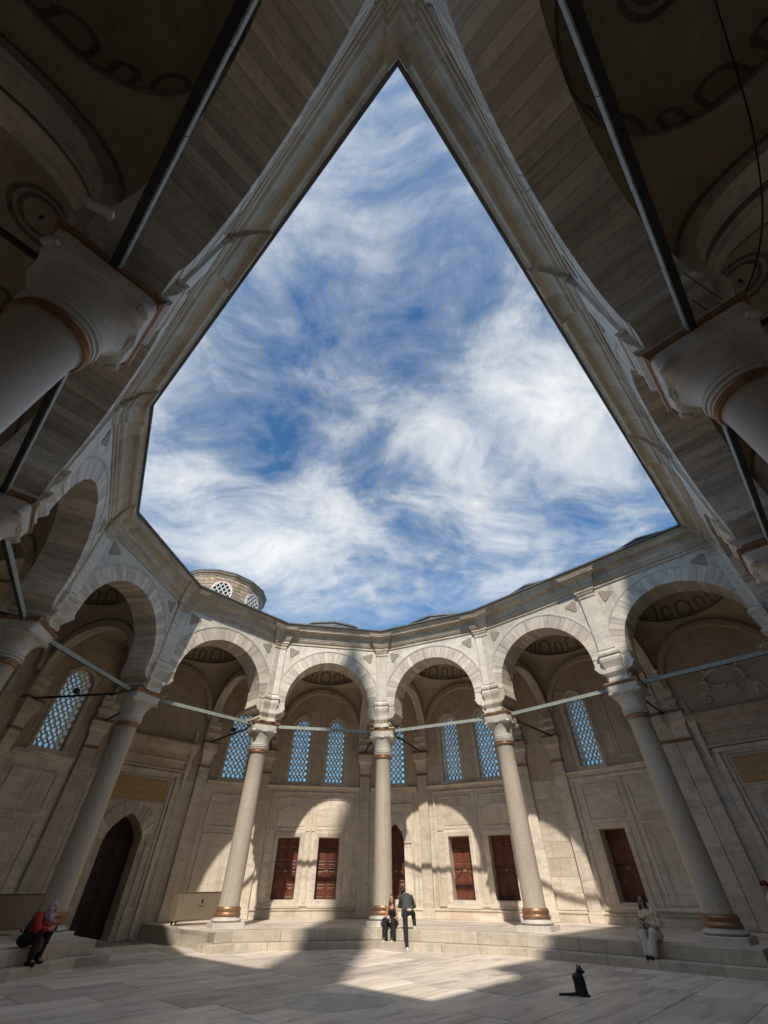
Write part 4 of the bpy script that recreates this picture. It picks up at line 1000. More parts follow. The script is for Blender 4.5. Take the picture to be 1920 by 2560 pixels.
# ------------------------------------------------------------------ people and the cat, grown from blended volumes
def surface(prims, vox, k, name):
    pts = []
    for p in prims:
        if p[0] == 'c':
            for e, r in ((p[1], p[3]), (p[2], p[4])): pts += [[e[i] - r for i in range(3)], [e[i] + r for i in range(3)]]
        else:
            R_ = max(p[2]); pts += [[p[1][i] - R_ for i in range(3)], [p[1][i] + R_ for i in range(3)]]
    lo = np.min(pts, 0) - 3 * vox; hi = np.max(pts, 0) + 3 * vox; n = np.ceil((hi - lo) / vox).astype(int) + 1
    ax = [lo[i] + vox * np.arange(n[i]) for i in range(3)]
    D = np.full(n, .2, dtype=np.float32)
    for p in prims:
        if p[0] == 'c':
            a_, b_ = np.array(p[1], float), np.array(p[2], float); ra, rb = p[3], p[4]; mx = max(ra, rb); l2, h2 = np.minimum(a_, b_) - mx, np.maximum(a_, b_) + mx
        else: R_ = max(p[2]); a_ = np.array(p[1], float); l2, h2 = a_ - R_, a_ + R_
        pad = k + 3 * vox + .02
        i0 = np.maximum(np.floor((l2 - pad - lo) / vox).astype(int), 0); i1 = np.minimum(np.ceil((h2 + pad - lo) / vox).astype(int) + 1, n)
        sl_ = tuple(slice(i0[i], i1[i]) for i in range(3))
        X, Y, Z = np.meshgrid(*[ax[i][sl_[i]] for i in range(3)], indexing='ij')
        if p[0] == 'c':
            d = b_ - a_; L2 = max(d @ d, 1e-9); t_ = np.clip(((X - a_[0]) * d[0] + (Y - a_[1]) * d[1] + (Z - a_[2]) * d[2]) / L2, 0, 1)
            v = np.sqrt((X - a_[0] - t_ * d[0]) ** 2 + (Y - a_[1] - t_ * d[1]) ** 2 + (Z - a_[2] - t_ * d[2]) ** 2) - (ra + (rb - ra) * t_)
        else:
            q = [X - a_[0], Y - a_[1], Z - a_[2]]
            if len(p) > 3:
                Rm = np.array(Matrix.Rotation(p[3][1], 3, p[3][0])).T; q = [Rm[i][0] * q[0] + Rm[i][1] * q[1] + Rm[i][2] * q[2] for i in range(3)]
            r_ = p[2]; k0 = np.sqrt((q[0] / r_[0]) ** 2 + (q[1] / r_[1]) ** 2 + (q[2] / r_[2]) ** 2); k1 = np.sqrt((q[0] / r_[0] ** 2) ** 2 + (q[1] / r_[1] ** 2) ** 2 + (q[2] / r_[2] ** 2) ** 2)
            v = k0 * (k0 - 1) / np.maximum(k1, 1e-6)
        o = D[sl_]; h = np.clip(.5 + .5 * (o - v) / k, 0, 1); D[sl_] = o * (1 - h) + v * h - k * h * (1 - h)
    s_ = D < 0
    c8 = [s_[i:n[0] - 1 + i, j:n[1] - 1 + j, l:n[2] - 1 + l] for i in (0, 1) for j in (0, 1) for l in (0, 1)]
    al = np.logical_and.reduce(c8); an_ = np.logical_or.reduce(c8); cell = an_ & ~al
    idx = -np.ones(cell.shape, int); ci = np.argwhere(cell); idx[cell] = np.arange(len(ci))
    acc = np.zeros((len(ci), 3)); cn = np.zeros(len(ci))
    for axis in range(3):
        o2 = [a_ for a_ in range(3) if a_ != axis]
        for u in (0, 1):
            for w in (0, 1):
                st = ci.copy(); st[:, o2[0]] += u; st[:, o2[1]] += w; en = st.copy(); en[:, axis] += 1
                da, db = D[tuple(st.T)], D[tuple(en.T)]; m_ = (da < 0) != (db < 0)
                t_ = np.where(m_, da / np.where(m_, da - db, 1), 0); pp = st.astype(float); pp[:, axis] += t_
                acc[m_] += pp[m_]; cn[m_] += 1
    V = lo + vox * acc / cn[:, None]; F = []
    for axis in range(3):
        a_, b_ = [(1, 2), (2, 0), (0, 1)][axis]
        s0 = [slice(None)] * 3; s1 = [slice(None)] * 3; s0[axis] = slice(0, -1); s1[axis] = slice(1, None)
        x0, x1 = s_[tuple(s0)], s_[tuple(s1)]; e = np.argwhere(x0 != x1); sg = x0[tuple(e.T)]
        ok = (e[:, a_] > 0) & (e[:, b_] > 0) & (e[:, a_] < n[a_] - 1) & (e[:, b_] < n[b_] - 1); e = e[ok]; sg = sg[ok]
        def cc(da, db): q = e.copy(); q[:, a_] -= da; q[:, b_] -= db; return idx[tuple(q.T)]
        Q = np.stack([cc(1, 1), cc(0, 1), cc(0, 0), cc(1, 0)], 1); Q[~sg] = Q[~sg][:, ::-1]; F.append(Q)
    F = np.concatenate(F); me = bpy.data.meshes.new(name); me.from_pydata(V.tolist(), [], F.tolist()); me.update()
    me.polygons.foreach_set('use_smooth', [True] * len(me.polygons)); return me
def vol(name, mat, par, prims, vox=.012, k=.025):
    return finish(bpy.data.objects.new(name, surface(prims, vox, k, name)), mat, par)
def hand(wrist, d, out, s=1., curl=.5):
    """palm, four unequal bent fingers and a thumb; d points along the fingers, out is the thumb side"""
    w = Vector(wrist); d = Vector(d).normalized(); o = Vector(out); o = (o - d * o.dot(d)).normalized(); nrm = d.cross(o); P = []
    palm = w + d * .085 * s
    P += [('c', tuple(w), tuple(w + d * .03), .026 * s, .030 * s), ('c', tuple(w + d * .03 + o * .018), tuple(palm + o * .022), .018 * s, .017 * s), ('c', tuple(w + d * .03 - o * .018), tuple(palm - o * .022), .018 * s, .016 * s)]
    for i, (q, L_) in enumerate(((.030, .070), (.011, .078), (-.009, .073), (-.028, .056))):
        a = palm + o * q * s; b_ = a + (d * .9 - nrm * curl * .5) * L_ * .5 * s; c = b_ + (d * (1 - curl) - nrm * curl) * L_ * .5 * s
        P += [('c', tuple(a), tuple(b_), .0092 * s, .0085 * s), ('c', tuple(b_), tuple(c), .0085 * s, .007 * s)]
    t0 = w + d * .03 * s + o * .03 * s; t1 = t0 + (d * .6 + o * .8).normalized() * .04 * s; t2 = t1 + (d * .95 + o * .2 - nrm * .2).normalized() * .032 * s
    P += [('c', tuple(t0), tuple(t1), .012 * s, .0105 * s), ('c', tuple(t1), tuple(t2), .0105 * s, .008 * s)]
    return P
def head(c, f, up=(0, 0, 1), s=1.):
    """skull, jaw, nose, ears and neck stub for a head centred at c and facing f"""
    c = Vector(c); f = Vector(f).normalized(); u = Vector(up); u = (u - f * u.dot(f)).normalized(); r = f.cross(u)
    P = [('e', tuple(c + u * .02 * s - f * .012 * s), (.077 * s, .088 * s, .092 * s)), ('e', tuple(c - u * .045 * s + f * .025 * s), (.056 * s, .058 * s, .062 * s)), ('c', tuple(c + f * .088 * s + u * .005 * s), tuple(c + f * .103 * s - u * .022 * s), .009 * s, .013 * s),
         ('c', tuple(c - u * .085 * s + f * .05 * s), tuple(c - u * .08 * s + f * .06 * s), .022 * s, .018 * s)]
    for q in (-1, 1): P.append(('e', tuple(c + r * .078 * s * q - f * .005 * s), (.012 * s, .02 * s, .03 * s)))
    return P
def face_bits(par, c, f, s=1., up=(0, 0, 1)):
    c = Vector(c); f = Vector(f).normalized(); u = Vector(up); u = (u - f * u.dot(f)).normalized(); r = f.cross(u)
    for q in (-1, 1):
        vol('eye', 'eye', par, [('e', tuple(c + f * .077 * s + r * .031 * s * q + u * .012 * s), (.013, .010, .008))], .004, .004)
        vol('eyebrow', 'hair', par, [('c', tuple(c + f * .082 * s + r * .018 * s * q + u * .032 * s), tuple(c + f * .074 * s + r * .045 * s * q + u * .034 * s), .005, .004)], .004, .004)
    vol('lips', 'lips', par, [('c', tuple(c + f * .086 * s - r * .02 * s - u * .05 * s), tuple(c + f * .086 * s + r * .02 * s - u * .05 * s), .008, .008)], .005, .004)
M['skin'] = plain('skin', (.48, .25, .155), .5, 0, .06, 10., 0); M['skin2'] = plain('skin_dark', (.30, .15, .09), .5, 0, .06, 10., 0)
M['eye'] = plain('eye_dark', (.02, .015, .012), .3, 0, .05, 10., 0); M['lips'] = plain('lips', (.36, .10, .08), .4, 0, .05, 10., 0)
M['hair'] = plain('hair_brown', (.035, .02, .013), .5, 0, .3, 30., .2); M['hairb'] = plain('hair_black', (.012, .010, .009), .5, 0, .3, 30., .2)
M['cl_black'] = plain('black_cloth', (.013, .013, .015), .85, 0, .25, 14., .2); M['cl_grey'] = plain('charcoal_jacket', (.055, .055, .052), .85, 0, .15, 14., .2)
M['cl_red'] = plain('red_knit', (.52, .030, .016), .85, 0, .12, 20., .3); M['cl_navy'] = plain('navy_vest', (.018, .022, .035), .85, 0, .15, 14., .2)
M['cl_pale'] = plain('pale_trousers', (.60, .52, .48), .85, 0, .08, 6., .2); M['cl_white'] = plain('white_cloth', (.68, .67, .66), .8, 0, .06, 6., .1)
def patterned(name, a, b_, c, sc):
    m, t, bs = newmat(name); v, r, raw = coords(t, 3.)
    w = N(t, 'ShaderNodeTexWave', inp={'Scale': sc, 'Distortion': 5., 'Detail': 3.}); w.bands_direction = 'DIAGONAL'; Lk(t, raw, w.inputs['Vector'])
    n = N(t, 'ShaderNodeTexNoise', inp={'Scale': sc * 1.6, 'Detail': 4.}); Lk(t, raw, n.inputs['Vector'])
    col = mixc(t, ramp(t, w.outputs['Fac'], [(.35, 0.), (.75, 1.)]), a, b_); col = mixc(t, ramp(t, n.outputs[0], [(.52, 0.), (.64, 1.)]), col, c)
    Lk(t, col, bs.inputs['Base Color']); bs.inputs['Roughness'].default_value = .85; return m
M['scarf'] = patterned('lilac_scarf', (.50, .42, .48), (.30, .20, .36), (.58, .53, .52), 9.); M['shawl'] = patterned('cream_shawl', (.66, .57, .42), (.52, .43, .30), (.20, .12, .11), 7.)
M['floral'] = patterned('floral_bag', (.45, .40, .31), (.30, .16, .09), (.20, .32, .20), 16.)
def place(o, b, x, y, rz): p = b.P(x, y, 0); o.location = (p.x, p.y, 0); o.rotation_euler = (0, 0, b.ang + rz)
def shoe(name, mat, sole, par, ankle, d, zg, L_=.25):
    a = Vector(ankle); d = Vector((d[0], d[1], 0)).normalized(); h = a - d * .05; h.z = zg; 
    S_ = vol(name, mat, par, [('c', tuple(h + Vector((0, 0, .045))), tuple(h + d * (L_ - .07) + Vector((0, 0, .035))), .042, .036), ('c', tuple(a + Vector((0, 0, .03))), tuple(h + d * .08 + Vector((0, 0, .055))), .042, .036)], .011, .02)
    vol('sole', sole, S_, [('c', tuple(h - d * .01 + Vector((0, 0, .014))), tuple(h + d * (L_ - .065) + Vector((0, 0, .014))), .040, .036)], .010, .01)
# --- woman in a black tank top, seated on the platform edge (local frame: faces +y)
def woman_tank():
    o = empty('person', (0, 0, 0), 0, 'woman in black tank top and wide black trousers sitting on the step', 'person', 'people resting in the court')
    place(o, BAYS[6], -1.93, -1.17, PI)
    g = .18; st = ZP
    hc = (0, .10, 1.20); f = (-.1, 1, -.05)
    hips = [(-.09, .0, .58), (.09, .0, .58)]; kn = [(-.17, .36, .66), (.15, .37, .66)]; an = [(-.15, .33, .27), (.15, .34, .27)]
    sh = [(-.165, .05, 1.0), (.165, .05, 1.0)]; el = [(-.22, .12, .74), (.23, .10, .75)]; wr = [(-.12, .30, .70), (.17, .31, .71)]
    P = head(hc, f) + [('c', (0, .055, 1.0), (0, .085, 1.12), .05, .047), ('e', (0, .035, .93), (.145, .095, .15)), ('e', (0, .01, .76), (.115, .085, .16)), ('e', (0, -.01, .60), (.16, .12, .12))]
    for i in (0, 1):
        P += [('c', hips[i], kn[i], .078, .056), ('c', kn[i], an[i], .052, .036), ('c', sh[i], el[i], .043, .034), ('c', el[i], wr[i], .034, .023), ('c', (0, .05, .99), sh[i], .05, .048), ('c', an[i], (an[i][0], an[i][1] + .12, g + .05), .034, .028)]
        P += hand(wr[i], (.35 if i == 0 else -.1, .55, -.5), (.7 if i == 0 else -.7, .2, .1))
    vol('body', 'skin', o, P, .010, .022); face_bits(o, hc, f)
    vol('tank_top', 'cl_black', o, [('e', (0, .037, .88), (.155, .108, .12)), ('e', (0, .012, .74), (.128, .098, .15)), ('e', (0, 0, .64), (.15, .12, .10)), ('e', (-.055, .10, .90), (.06, .05, .055)), ('e', (.055, .10, .90), (.06, .05, .055))] +
        [('c', (s * .085, .115, .93), (s * .10, .085, 1.03), .016, .014) for s in (-1, 1)] + [('c', (s * .10, .085, 1.03), (s * .10, -.03, .95), .014, .02) for s in (-1, 1)], .010, .025)
    vol('trousers', 'cl_black', o, [('e', (0, -.01, .59), (.175, .14, .12))] + [('c', hips[i], kn[i], .098, .085) for i in (0, 1)] + [('c', kn[i], (an[i][0], an[i][1] + .01, .25), .085, .10) for i in (0, 1)], .012, .03)
    vol('belt_buckle', 'white', o, [('e', (.01, .135, .665), (.022, .012, .022))], .005, .005)
    vol('hair', 'hair', o, [('e', (0, .07, 1.235), (.092, .092, .095)), ('c', (-.07, .06, 1.2), (-.095, .09, .98), .042, .03), ('c', (.07, .06, 1.2), (.10, .09, .98), .042, .03), ('c', (0, .01, 1.2), (0, -.03, .98), .07, .06)], .010, .025)
    for i in (0, 1): shoe('shoe', 'cl_black', 'cl_white', o, an[i], (an[i][0] * .4, 1), g)
woman_tank()
# --- handbag on the platform next to her
bg = empty('handbag', (0, 0, 0), 0, 'small blue-grey bag lying on the platform beside the tank top woman', 'bag'); place(bg, BAYS[6], -2.30, -1.02, .3)
M['bag'] = plain('bluegrey_bag', (.10, .11, .14), .6, 0, .3, 12., .3)
vol('body', 'bag', bg, [('e', (0, 0, ZP + .08), (.17, .09, .08)), ('e', (-.09, .0, ZP + .11), (.09, .08, .075)), ('e', (.1, .0, ZP + .06), (.09, .07, .055))], .012, .03)
MB().tube([(.12 + .09 * math.cos(q), -.08, ZP + .03 + .09 * math.sin(q) * .6) for q in [PI * k / 8 for k in range(9)]], .012, 6).build('strap', 'cable', bg)
# --- man seen from behind, one foot up on the platform, bending forward (faces +y)
def man():
    o = empty('person', (.82, 19.62, 0), .0, 'man in charcoal jacket bending forward, one foot up on the platform', 'person', 'people resting in the court')
    hips = [(-.09, .16, .92), (.10, .18, .93)]; kn = [(-.075, .06, .49), (.22, .42, .82)]; an = [(-.06, -.22, .09), (.25, .36, .55)]
    sh = [(-.19, .38, 1.27), (.17, .44, 1.25)]; el = [(-.26, .52, 1.02), (.27, .56, 1.02)]; wr = [(-.14, .72, 1.00), (.06, .74, 1.0)]
    hc = (-.15, .52, 1.40); f = (-.25, .85, -.45); up = (0, .45, .85)
    P = head(hc, f, up) + [('c', (-.03, .40, 1.28), (-.11, .48, 1.35), .055, .052), ('e', (0, .33, 1.18), (.17, .13, .16), ('X', -.6)), ('e', (0, .23, 1.03), (.14, .11, .17), ('X', -.5)), ('e', (0, .17, .94), (.15, .12, .12))]
    for i in (0, 1):
        P += [('c', hips[i], kn[i], .082, .055), ('c', kn[i], an[i], .052, .038), ('c', sh[i], el[i], .05, .038), ('c', el[i], wr[i], .036, .026), ('c', (0, .38, 1.26), sh[i], .06, .055), ('c', an[i], (an[i][0], an[i][1] + .12, an[i][2] - .045), .035, .03)] + hand(wr[i], (.3 if i == 0 else -.3, .7, .1), (.5 if i == 0 else -.5, 0, .6), 1.05)
    vol('body', 'skin', o, P, .010, .024)
    vol('jacket', 'cl_grey', o, [('e', (-.01, .34, 1.19), (.205, .155, .185), ('X', -.6)), ('e', (0, .24, 1.05), (.185, .15, .19), ('X', -.5)), ('e', (.0, .17, .96), (.18, .14, .09)), ('c', (-.02, .40, 1.27), (-.05, .43, 1.30), .07, .065)] +
        [('c', sh[i], el[i], .072, .06) for i in (0, 1)] + [('c', el[i], (wr[i][0], wr[i][1] - .03, wr[i][2]), .058, .045) for i in (0, 1)] + [('c', (-.15, .14, .98), (-.20, .10, .76), .06, .02), ('c', (.16, .16, 1.0), (.19, .16, .92), .06, .03)], .011, .03)
    vol('shirt', 'cl_pale', o, [('e', (.04, .155, .945), (.135, .135, .06))], .011, .02)
    vol('trousers', 'cl_black', o, [('e', (0, .17, .90), (.158, .135, .12))] + [('c', hips[i], kn[i], .10, .078) for i in (0, 1)] + [('c', kn[i], (an[i][0], an[i][1], an[i][2] + .02), .076, .06) for i in (0, 1)], .011, .03)
    c = Vector(hc); vol('hair', 'hairb', o, [('e', tuple(c + Vector((.01, -.015, .035))), (.09, .095, .085)), ('e', tuple(c + Vector((.015, -.05, .0))), (.075, .06, .08))], .010, .02)
    shoe('shoe', 'cl_white', 'cl_white', o, an[0], (-.35, 1), 0.0, .30); shoe('shoe', 'cl_pale', 'cl_white', o, an[1], (.1, 1), ZP, .28)
    vol('phone', 'black', o, [('c', (-.05, .82, 1.0), (.0, .83, 1.06), .012, .012)], .006, .01)
man()
# --- woman with red top and lilac headscarf, looking down at a phone
def woman_red():
    o = empty('person', (0, 0, 0), 0, 'woman in red top, dark vest and lilac headscarf crouched on the step', 'person', 'people resting in the court'); place(o, BAYS[3], .95, -1.12, PI + .05)
    g = .18; hc = (.02, .42, 1.15); f = (.0, .85, -.5)
    hips = [(-.10, .03, .59), (.10, .03, .59)]; kn = [(-.20, .40, .72), (.19, .42, .74)]; an = [(-.21, .34, .27), (.17, .44, .27)]
    sh = [(-.19, .24, 1.0), (.19, .24, 1.0)]; el = [(-.26, .36, .76), (.25, .38, .78)]; wr = [(-.08, .54, .76), (.10, .55, .78)]
    P = head(hc, f) + [('c', (0, .27, 1.0), (0, .36, 1.09), .055, .05), ('e', (0, .19, .90), (.17, .13, .17), ('X', -.5)), ('e', (0, .08, .74), (.16, .13, .17)), ('e', (0, .0, .60), (.18, .15, .13))]
    for i in (0, 1):
        P += [('c', hips[i], kn[i], .09, .062), ('c', kn[i], an[i], .056, .04), ('c', sh[i], el[i], .05, .04), ('c', el[i], wr[i], .038, .027), ('c', an[i], (an[i][0], an[i][1] + .12, g + .05), .036, .03)] + hand(wr[i], (.4 if i == 0 else -.4, .8, .05), (.3 if i == 0 else -.3, 0, .8), .95)
    vol('body', 'skin', o, P, .010, .024); face_bits(o, hc, f)
    vol('red_top', 'cl_red', o, [('e', (0, .20, .90), (.19, .15, .18), ('X', -.5)), ('e', (0, .10, .76), (.18, .15, .16))] + [('c', sh[i], el[i], .075, .066) for i in (0, 1)] + [('c', el[i], tuple(Vector(el[i]).lerp(Vector(wr[i]), .8)), .064, .05) for i in (0, 1)] + [('c', sh[0], sh[1], .075, .075)], .011, .03)
    vol('vest', 'cl_navy', o, [('e', (0, .05, .80), (.205, .13, .25), ('X', -.35)), ('c', (-.12, .31, .95), (-.13, .26, .72), .045, .05), ('c', (.12, .31, .95), (.13, .26, .72), .045, .05), ('c', (-.13, .14, 1.05), (-.12, .31, .95), .045, .045), ('c', (.13, .14, 1.05), (.12, .31, .95), .045, .045)], .011, .03)
    vol('trousers', 'cl_black', o, [('e', (0, .0, .60), (.21, .18, .135))] + [('c', hips[i], kn[i], .115, .09) for i in (0, 1)] + [('c', kn[i], (an[i][0], an[i][1], .30), .09, .075) for i in (0, 1)], .012, .03)
    c = Vector(hc); vol('headscarf', 'scarf', o, [('e', tuple(c + Vector((0, -.03, .035))), (.105, .115, .105)), ('c', tuple(c + Vector((0, -.08, -.02))), tuple(c + Vector((0, -.10, -.15))), .085, .09), ('c', tuple(c + Vector((-.08, .0, -.03))), tuple(c + Vector((-.02, .03, -.20))), .04, .05), ('c', tuple(c + Vector((.08, .0, -.03))), tuple(c + Vector((.02, .03, -.20))), .04, .05), ('c', tuple(c + Vector((0, .03, -.19))), tuple(c + Vector((0, .04, -.29))), .055, .03)], .010, .03)
    vol('phone', 'black', o, [('c', (0, .66, .76), (0, .69, .83), .014, .014), ('c', (.03, .66, .76), (.03, .69, .83), .014, .014)], .006, .01)
    vol('bag', 'floral_b', o, [('e', (-.01, .38, .50), (.08, .10, .14))], .012, .02)
    for i in (0, 1): shoe('shoe', 'cl_black', 'cl_black', o, an[i], (an[i][0] * .5, 1), g)
M['floral_b'] = plain('rust_bag', (.20, .075, .025), .7, 0, .2, 10., .2)
woman_red()
# --- woman wrapped in a cream shawl, pale wide trousers
def woman_shawl():
    o = empty('person', (0, 0, 0), 0, 'woman with long dark hair in cream patterned shawl and pale trousers', 'person', 'people resting in the court'); place(o, BAYS[7], 1.30, -1.15, PI - .12)
    g = .18; hc = (.05, .07, 1.25); f = (.12, 1, -.05)
    hips = [(-.09, .0, .58), (.09, .0, .58)]; kn = [(-.13, .38, .66), (.15, .37, .66)]; an = [(.03, .40, .28), (.13, .42, .28)]
    sh = [(-.17, .03, 1.03), (.17, .03, 1.03)]; el = [(-.24, .12, .80), (.25, .10, .79)]; wr = [(-.02, .26, .80), (.02, .29, .74)]
    P = head(hc, f) + [('c', (.01, .03, 1.03), (.035, .055, 1.16), .05, .047), ('e', (0, .02, .95), (.15, .10, .16)), ('e', (0, .0, .77), (.125, .095, .17)), ('e', (0, -.01, .60), (.16, .13, .12))]
    for i in (0, 1):
        P += [('c', hips[i], kn[i], .08, .058), ('c', kn[i], an[i], .052, .038), ('c', sh[i], el[i], .044, .036), ('c', el[i], wr[i], .035, .025), ('c', an[i], (an[i][0], an[i][1] + .12, g + .05), .035, .03)] + hand(wr[i], (.8 if i == 0 else -.8, .3, -.1), (0, .2, .8), .95)
    vol('body', 'skin2', o, P, .010, .024); face_bits(o, hc, f)
    vol('shawl', 'shawl', o, [('e', (0, .02, .97), (.20, .14, .16)), ('e', (0, .02, .80), (.19, .15, .17)), ('c', (-.15, .08, 1.03), (.13, .15, .93), .055, .05), ('c', (.17, .03, 1.0), (.30, -.02, .62), .08, .06), ('c', (.30, -.02, .62), (.34, .02, .48), .06, .03)] +
        [('c', sh[i], el[i], .078, .075) for i in (0, 1)] + [('c', el[i], tuple(Vector(el[i]).lerp(Vector(wr[i]), .7)), .07, .05) for i in (0, 1)], .011, .03)
    vol('trousers', 'cl_pale', o, [('e', (0, -.01, .59), (.18, .15, .12))] + [('c', hips[i], kn[i], .105, .09) for i in (0, 1)] + [('c', kn[i], (an[i][0], an[i][1] + .01, .28), .088, .105) for i in (0, 1)], .012, .03)
    c = Vector(hc); vol('hair', 'hairb', o, [('e', tuple(c + Vector((-.01, -.03, .035))), (.092, .095, .095)), ('c', tuple(c + Vector((-.075, -.01, 0))), tuple(c + Vector((-.08, .0, -.17))), .035, .03), ('c', tuple(c + Vector((.07, -.01, 0))), tuple(c + Vector((.12, .0, -.20))), .035, .03), ('c', tuple(c + Vector((0, -.07, 0))), tuple(c + Vector((.02, -.07, -.2))), .06, .06)], .010, .025)
    for i in (0, 1): shoe('shoe', 'cl_black', 'cl_black', o, an[i], (an[i][0] * .3, 1), g)
    bag = empty('shoulder_bag', (0, 0, 0), 0, 'floral cloth bag held on the lap of the woman in the shawl', 'bag'); place(bag, BAYS[7], 1.22, -1.15, PI - .12)
    vol('body', 'floral', bag, [('e', (.09, .36, .80), (.10, .07, .10)), ('e', (.09, .37, .74), (.11, .075, .07))], .011, .03)
    MB().tube([(.19 + .02 * math.sin(q * 2), .30 + .14 * math.sin(q * PI), .72 - .22 * q) for q in [k / 8 for k in range(9)]], .014, 6).build('strap', 'cl_pale', bag)
woman_shawl()
# --- visitor in white by the garland portal, mostly outside the picture
def visitor():
    o = empty('person', BAYS[8].P(-1.69, 2.3, 0), BAYS[8].ang + PI / 2, 'standing visitor in white top and dark red cap by the garland portal', 'person', 'people resting in the court')
    hc = (0, .03, 1.55); f = (0, 1, 0); hips = [(-.09, 0, .9), (.09, 0, .9)]; kn = [(-.10, .02, .48), (.10, .02, .48)]; an = [(-.11, -.02, .09), (.11, -.02, .09)]; sh = [(-.19, 0, 1.34), (.19, 0, 1.34)]; el = [(-.24, -.03, 1.06), (.24, -.03, 1.06)]; wr = [(-.23, .08, .83), (.23, .08, .83)]
    P = head(hc, f) + [('c', (0, 0, 1.34), (0, .02, 1.46), .052, .05), ('e', (0, 0, 1.25), (.16, .11, .17)), ('e', (0, 0, 1.05), (.13, .10, .18)), ('e', (0, 0, .92), (.16, .12, .12))]
    for i in (0, 1): P += [('c', hips[i], kn[i], .08, .055), ('c', kn[i], an[i], .052, .038), ('c', sh[i], el[i], .048, .038), ('c', el[i], wr[i], .036, .026), ('c', an[i], (an[i][0], .1, .045), .036, .03)] + hand(wr[i], (0, .1, -1), (0, 1, 0))
    vol('body', 'skin', o, P, .012, .024); face_bits(o, hc, f)
    vol('shirt', 'cl_white', o, [('e', (0, 0, 1.24), (.19, .14, .19)), ('e', (0, 0, 1.03), (.17, .13, .2)), ('c', sh[0], sh[1], .07, .07)] + [('c', sh[i], el[i], .072, .062) for i in (0, 1)] + [('c', el[i], tuple(Vector(el[i]).lerp(Vector(wr[i]), .8)), .06, .045) for i in (0, 1)], .012, .03)
    vol('trousers', 'cl_navy', o, [('e', (0, 0, .90), (.17, .135, .12))] + [('c', hips[i], kn[i], .10, .075) for i in (0, 1)] + [('c', kn[i], an[i], .075, .06) for i in (0, 1)], .012, .03)
    M['cap'+'red'] = plain('dark_red_cap', (.16, .015, .025), .8, 0, .1, 9., .1); vol('cap', 'capred', o, [('e', (0, .02, 1.60), (.098, .108, .085)), ('c', (-.04, .12, 1.59), (.04, .12, 1.59), .03, .03)], .011, .02)
    for i in (0, 1): shoe('shoe', 'cl_black', 'cl_white', o, an[i], (0, 1), 0.0, .27)
visitor()
# --- black cat (faces +x), tail stretched out behind
ct = empty('cat', (3.86, 12.05, 0), math.radians(-8), 'black cat sitting upright on the marble paving with tail stretched behind', 'cat'); ct.scale = (1.28, 1.25, 1.02)
M['fur'] = plain('black_fur', (.016, .014, .015), .6, 0, .3, 40., .3)
vol('body', 'fur', ct, [('c', (-.015, 0, .085), (-.022, 0, .215), .078, .066), ('e', (-.03, 0, .235), (.068, .058, .058)), ('e', (.0, .045, .06), (.085, .04, .062)), ('e', (.0, -.045, .06), (.085, .04, .062)), ('e', (.035, 0, .19), (.048, .05, .085)),
    ('c', (.055, .026, .17), (.062, .026, .09), .027, .020), ('c', (.062, .026, .09), (.068, .026, .02), .019, .017), ('c', (.055, -.026, .17), (.062, -.026, .09), .027, .020), ('c', (.062, -.026, .09), (.068, -.026, .02), .019, .017),
    ('c', (.068, .026, .014), (.098, .028, .014), .017, .014), ('c', (.068, -.026, .014), (.098, -.028, .014), .017, .014), ('c', (.02, .06, .016), (.085, .065, .016), .018, .014), ('c', (.02, -.06, .016), (.085, -.065, .016), .018, .014),
    ('c', (.0, 0, .25), (.026, 0, .30), .054, .047), ('e', (.036, 0, .322), (.054, .05, .048)), ('c', (.07, 0, .312), (.090, 0, .306), .028, .019), ('c', (.026, .026, .348), (.010, .034, .408), .023, .006), ('c', (.046, -.026, .348), (.046, -.034, .408), .023, .006),
    ('c', (-.07, .0, .03), (-.16, .01, .02), .026, .020), ('c', (-.16, .01, .02), (-.33, .0, .019), .020, .017)], .006, .014)
M['eyecat'] = plain('cat_eye', (.25, .22, .03), .2, 0, .05, 10., 0)
for q in (-1, 1): vol('eye', 'eyecat', ct, [('e', (.079, q * .019, .328), (.006, .007, .006))], .003, .003)

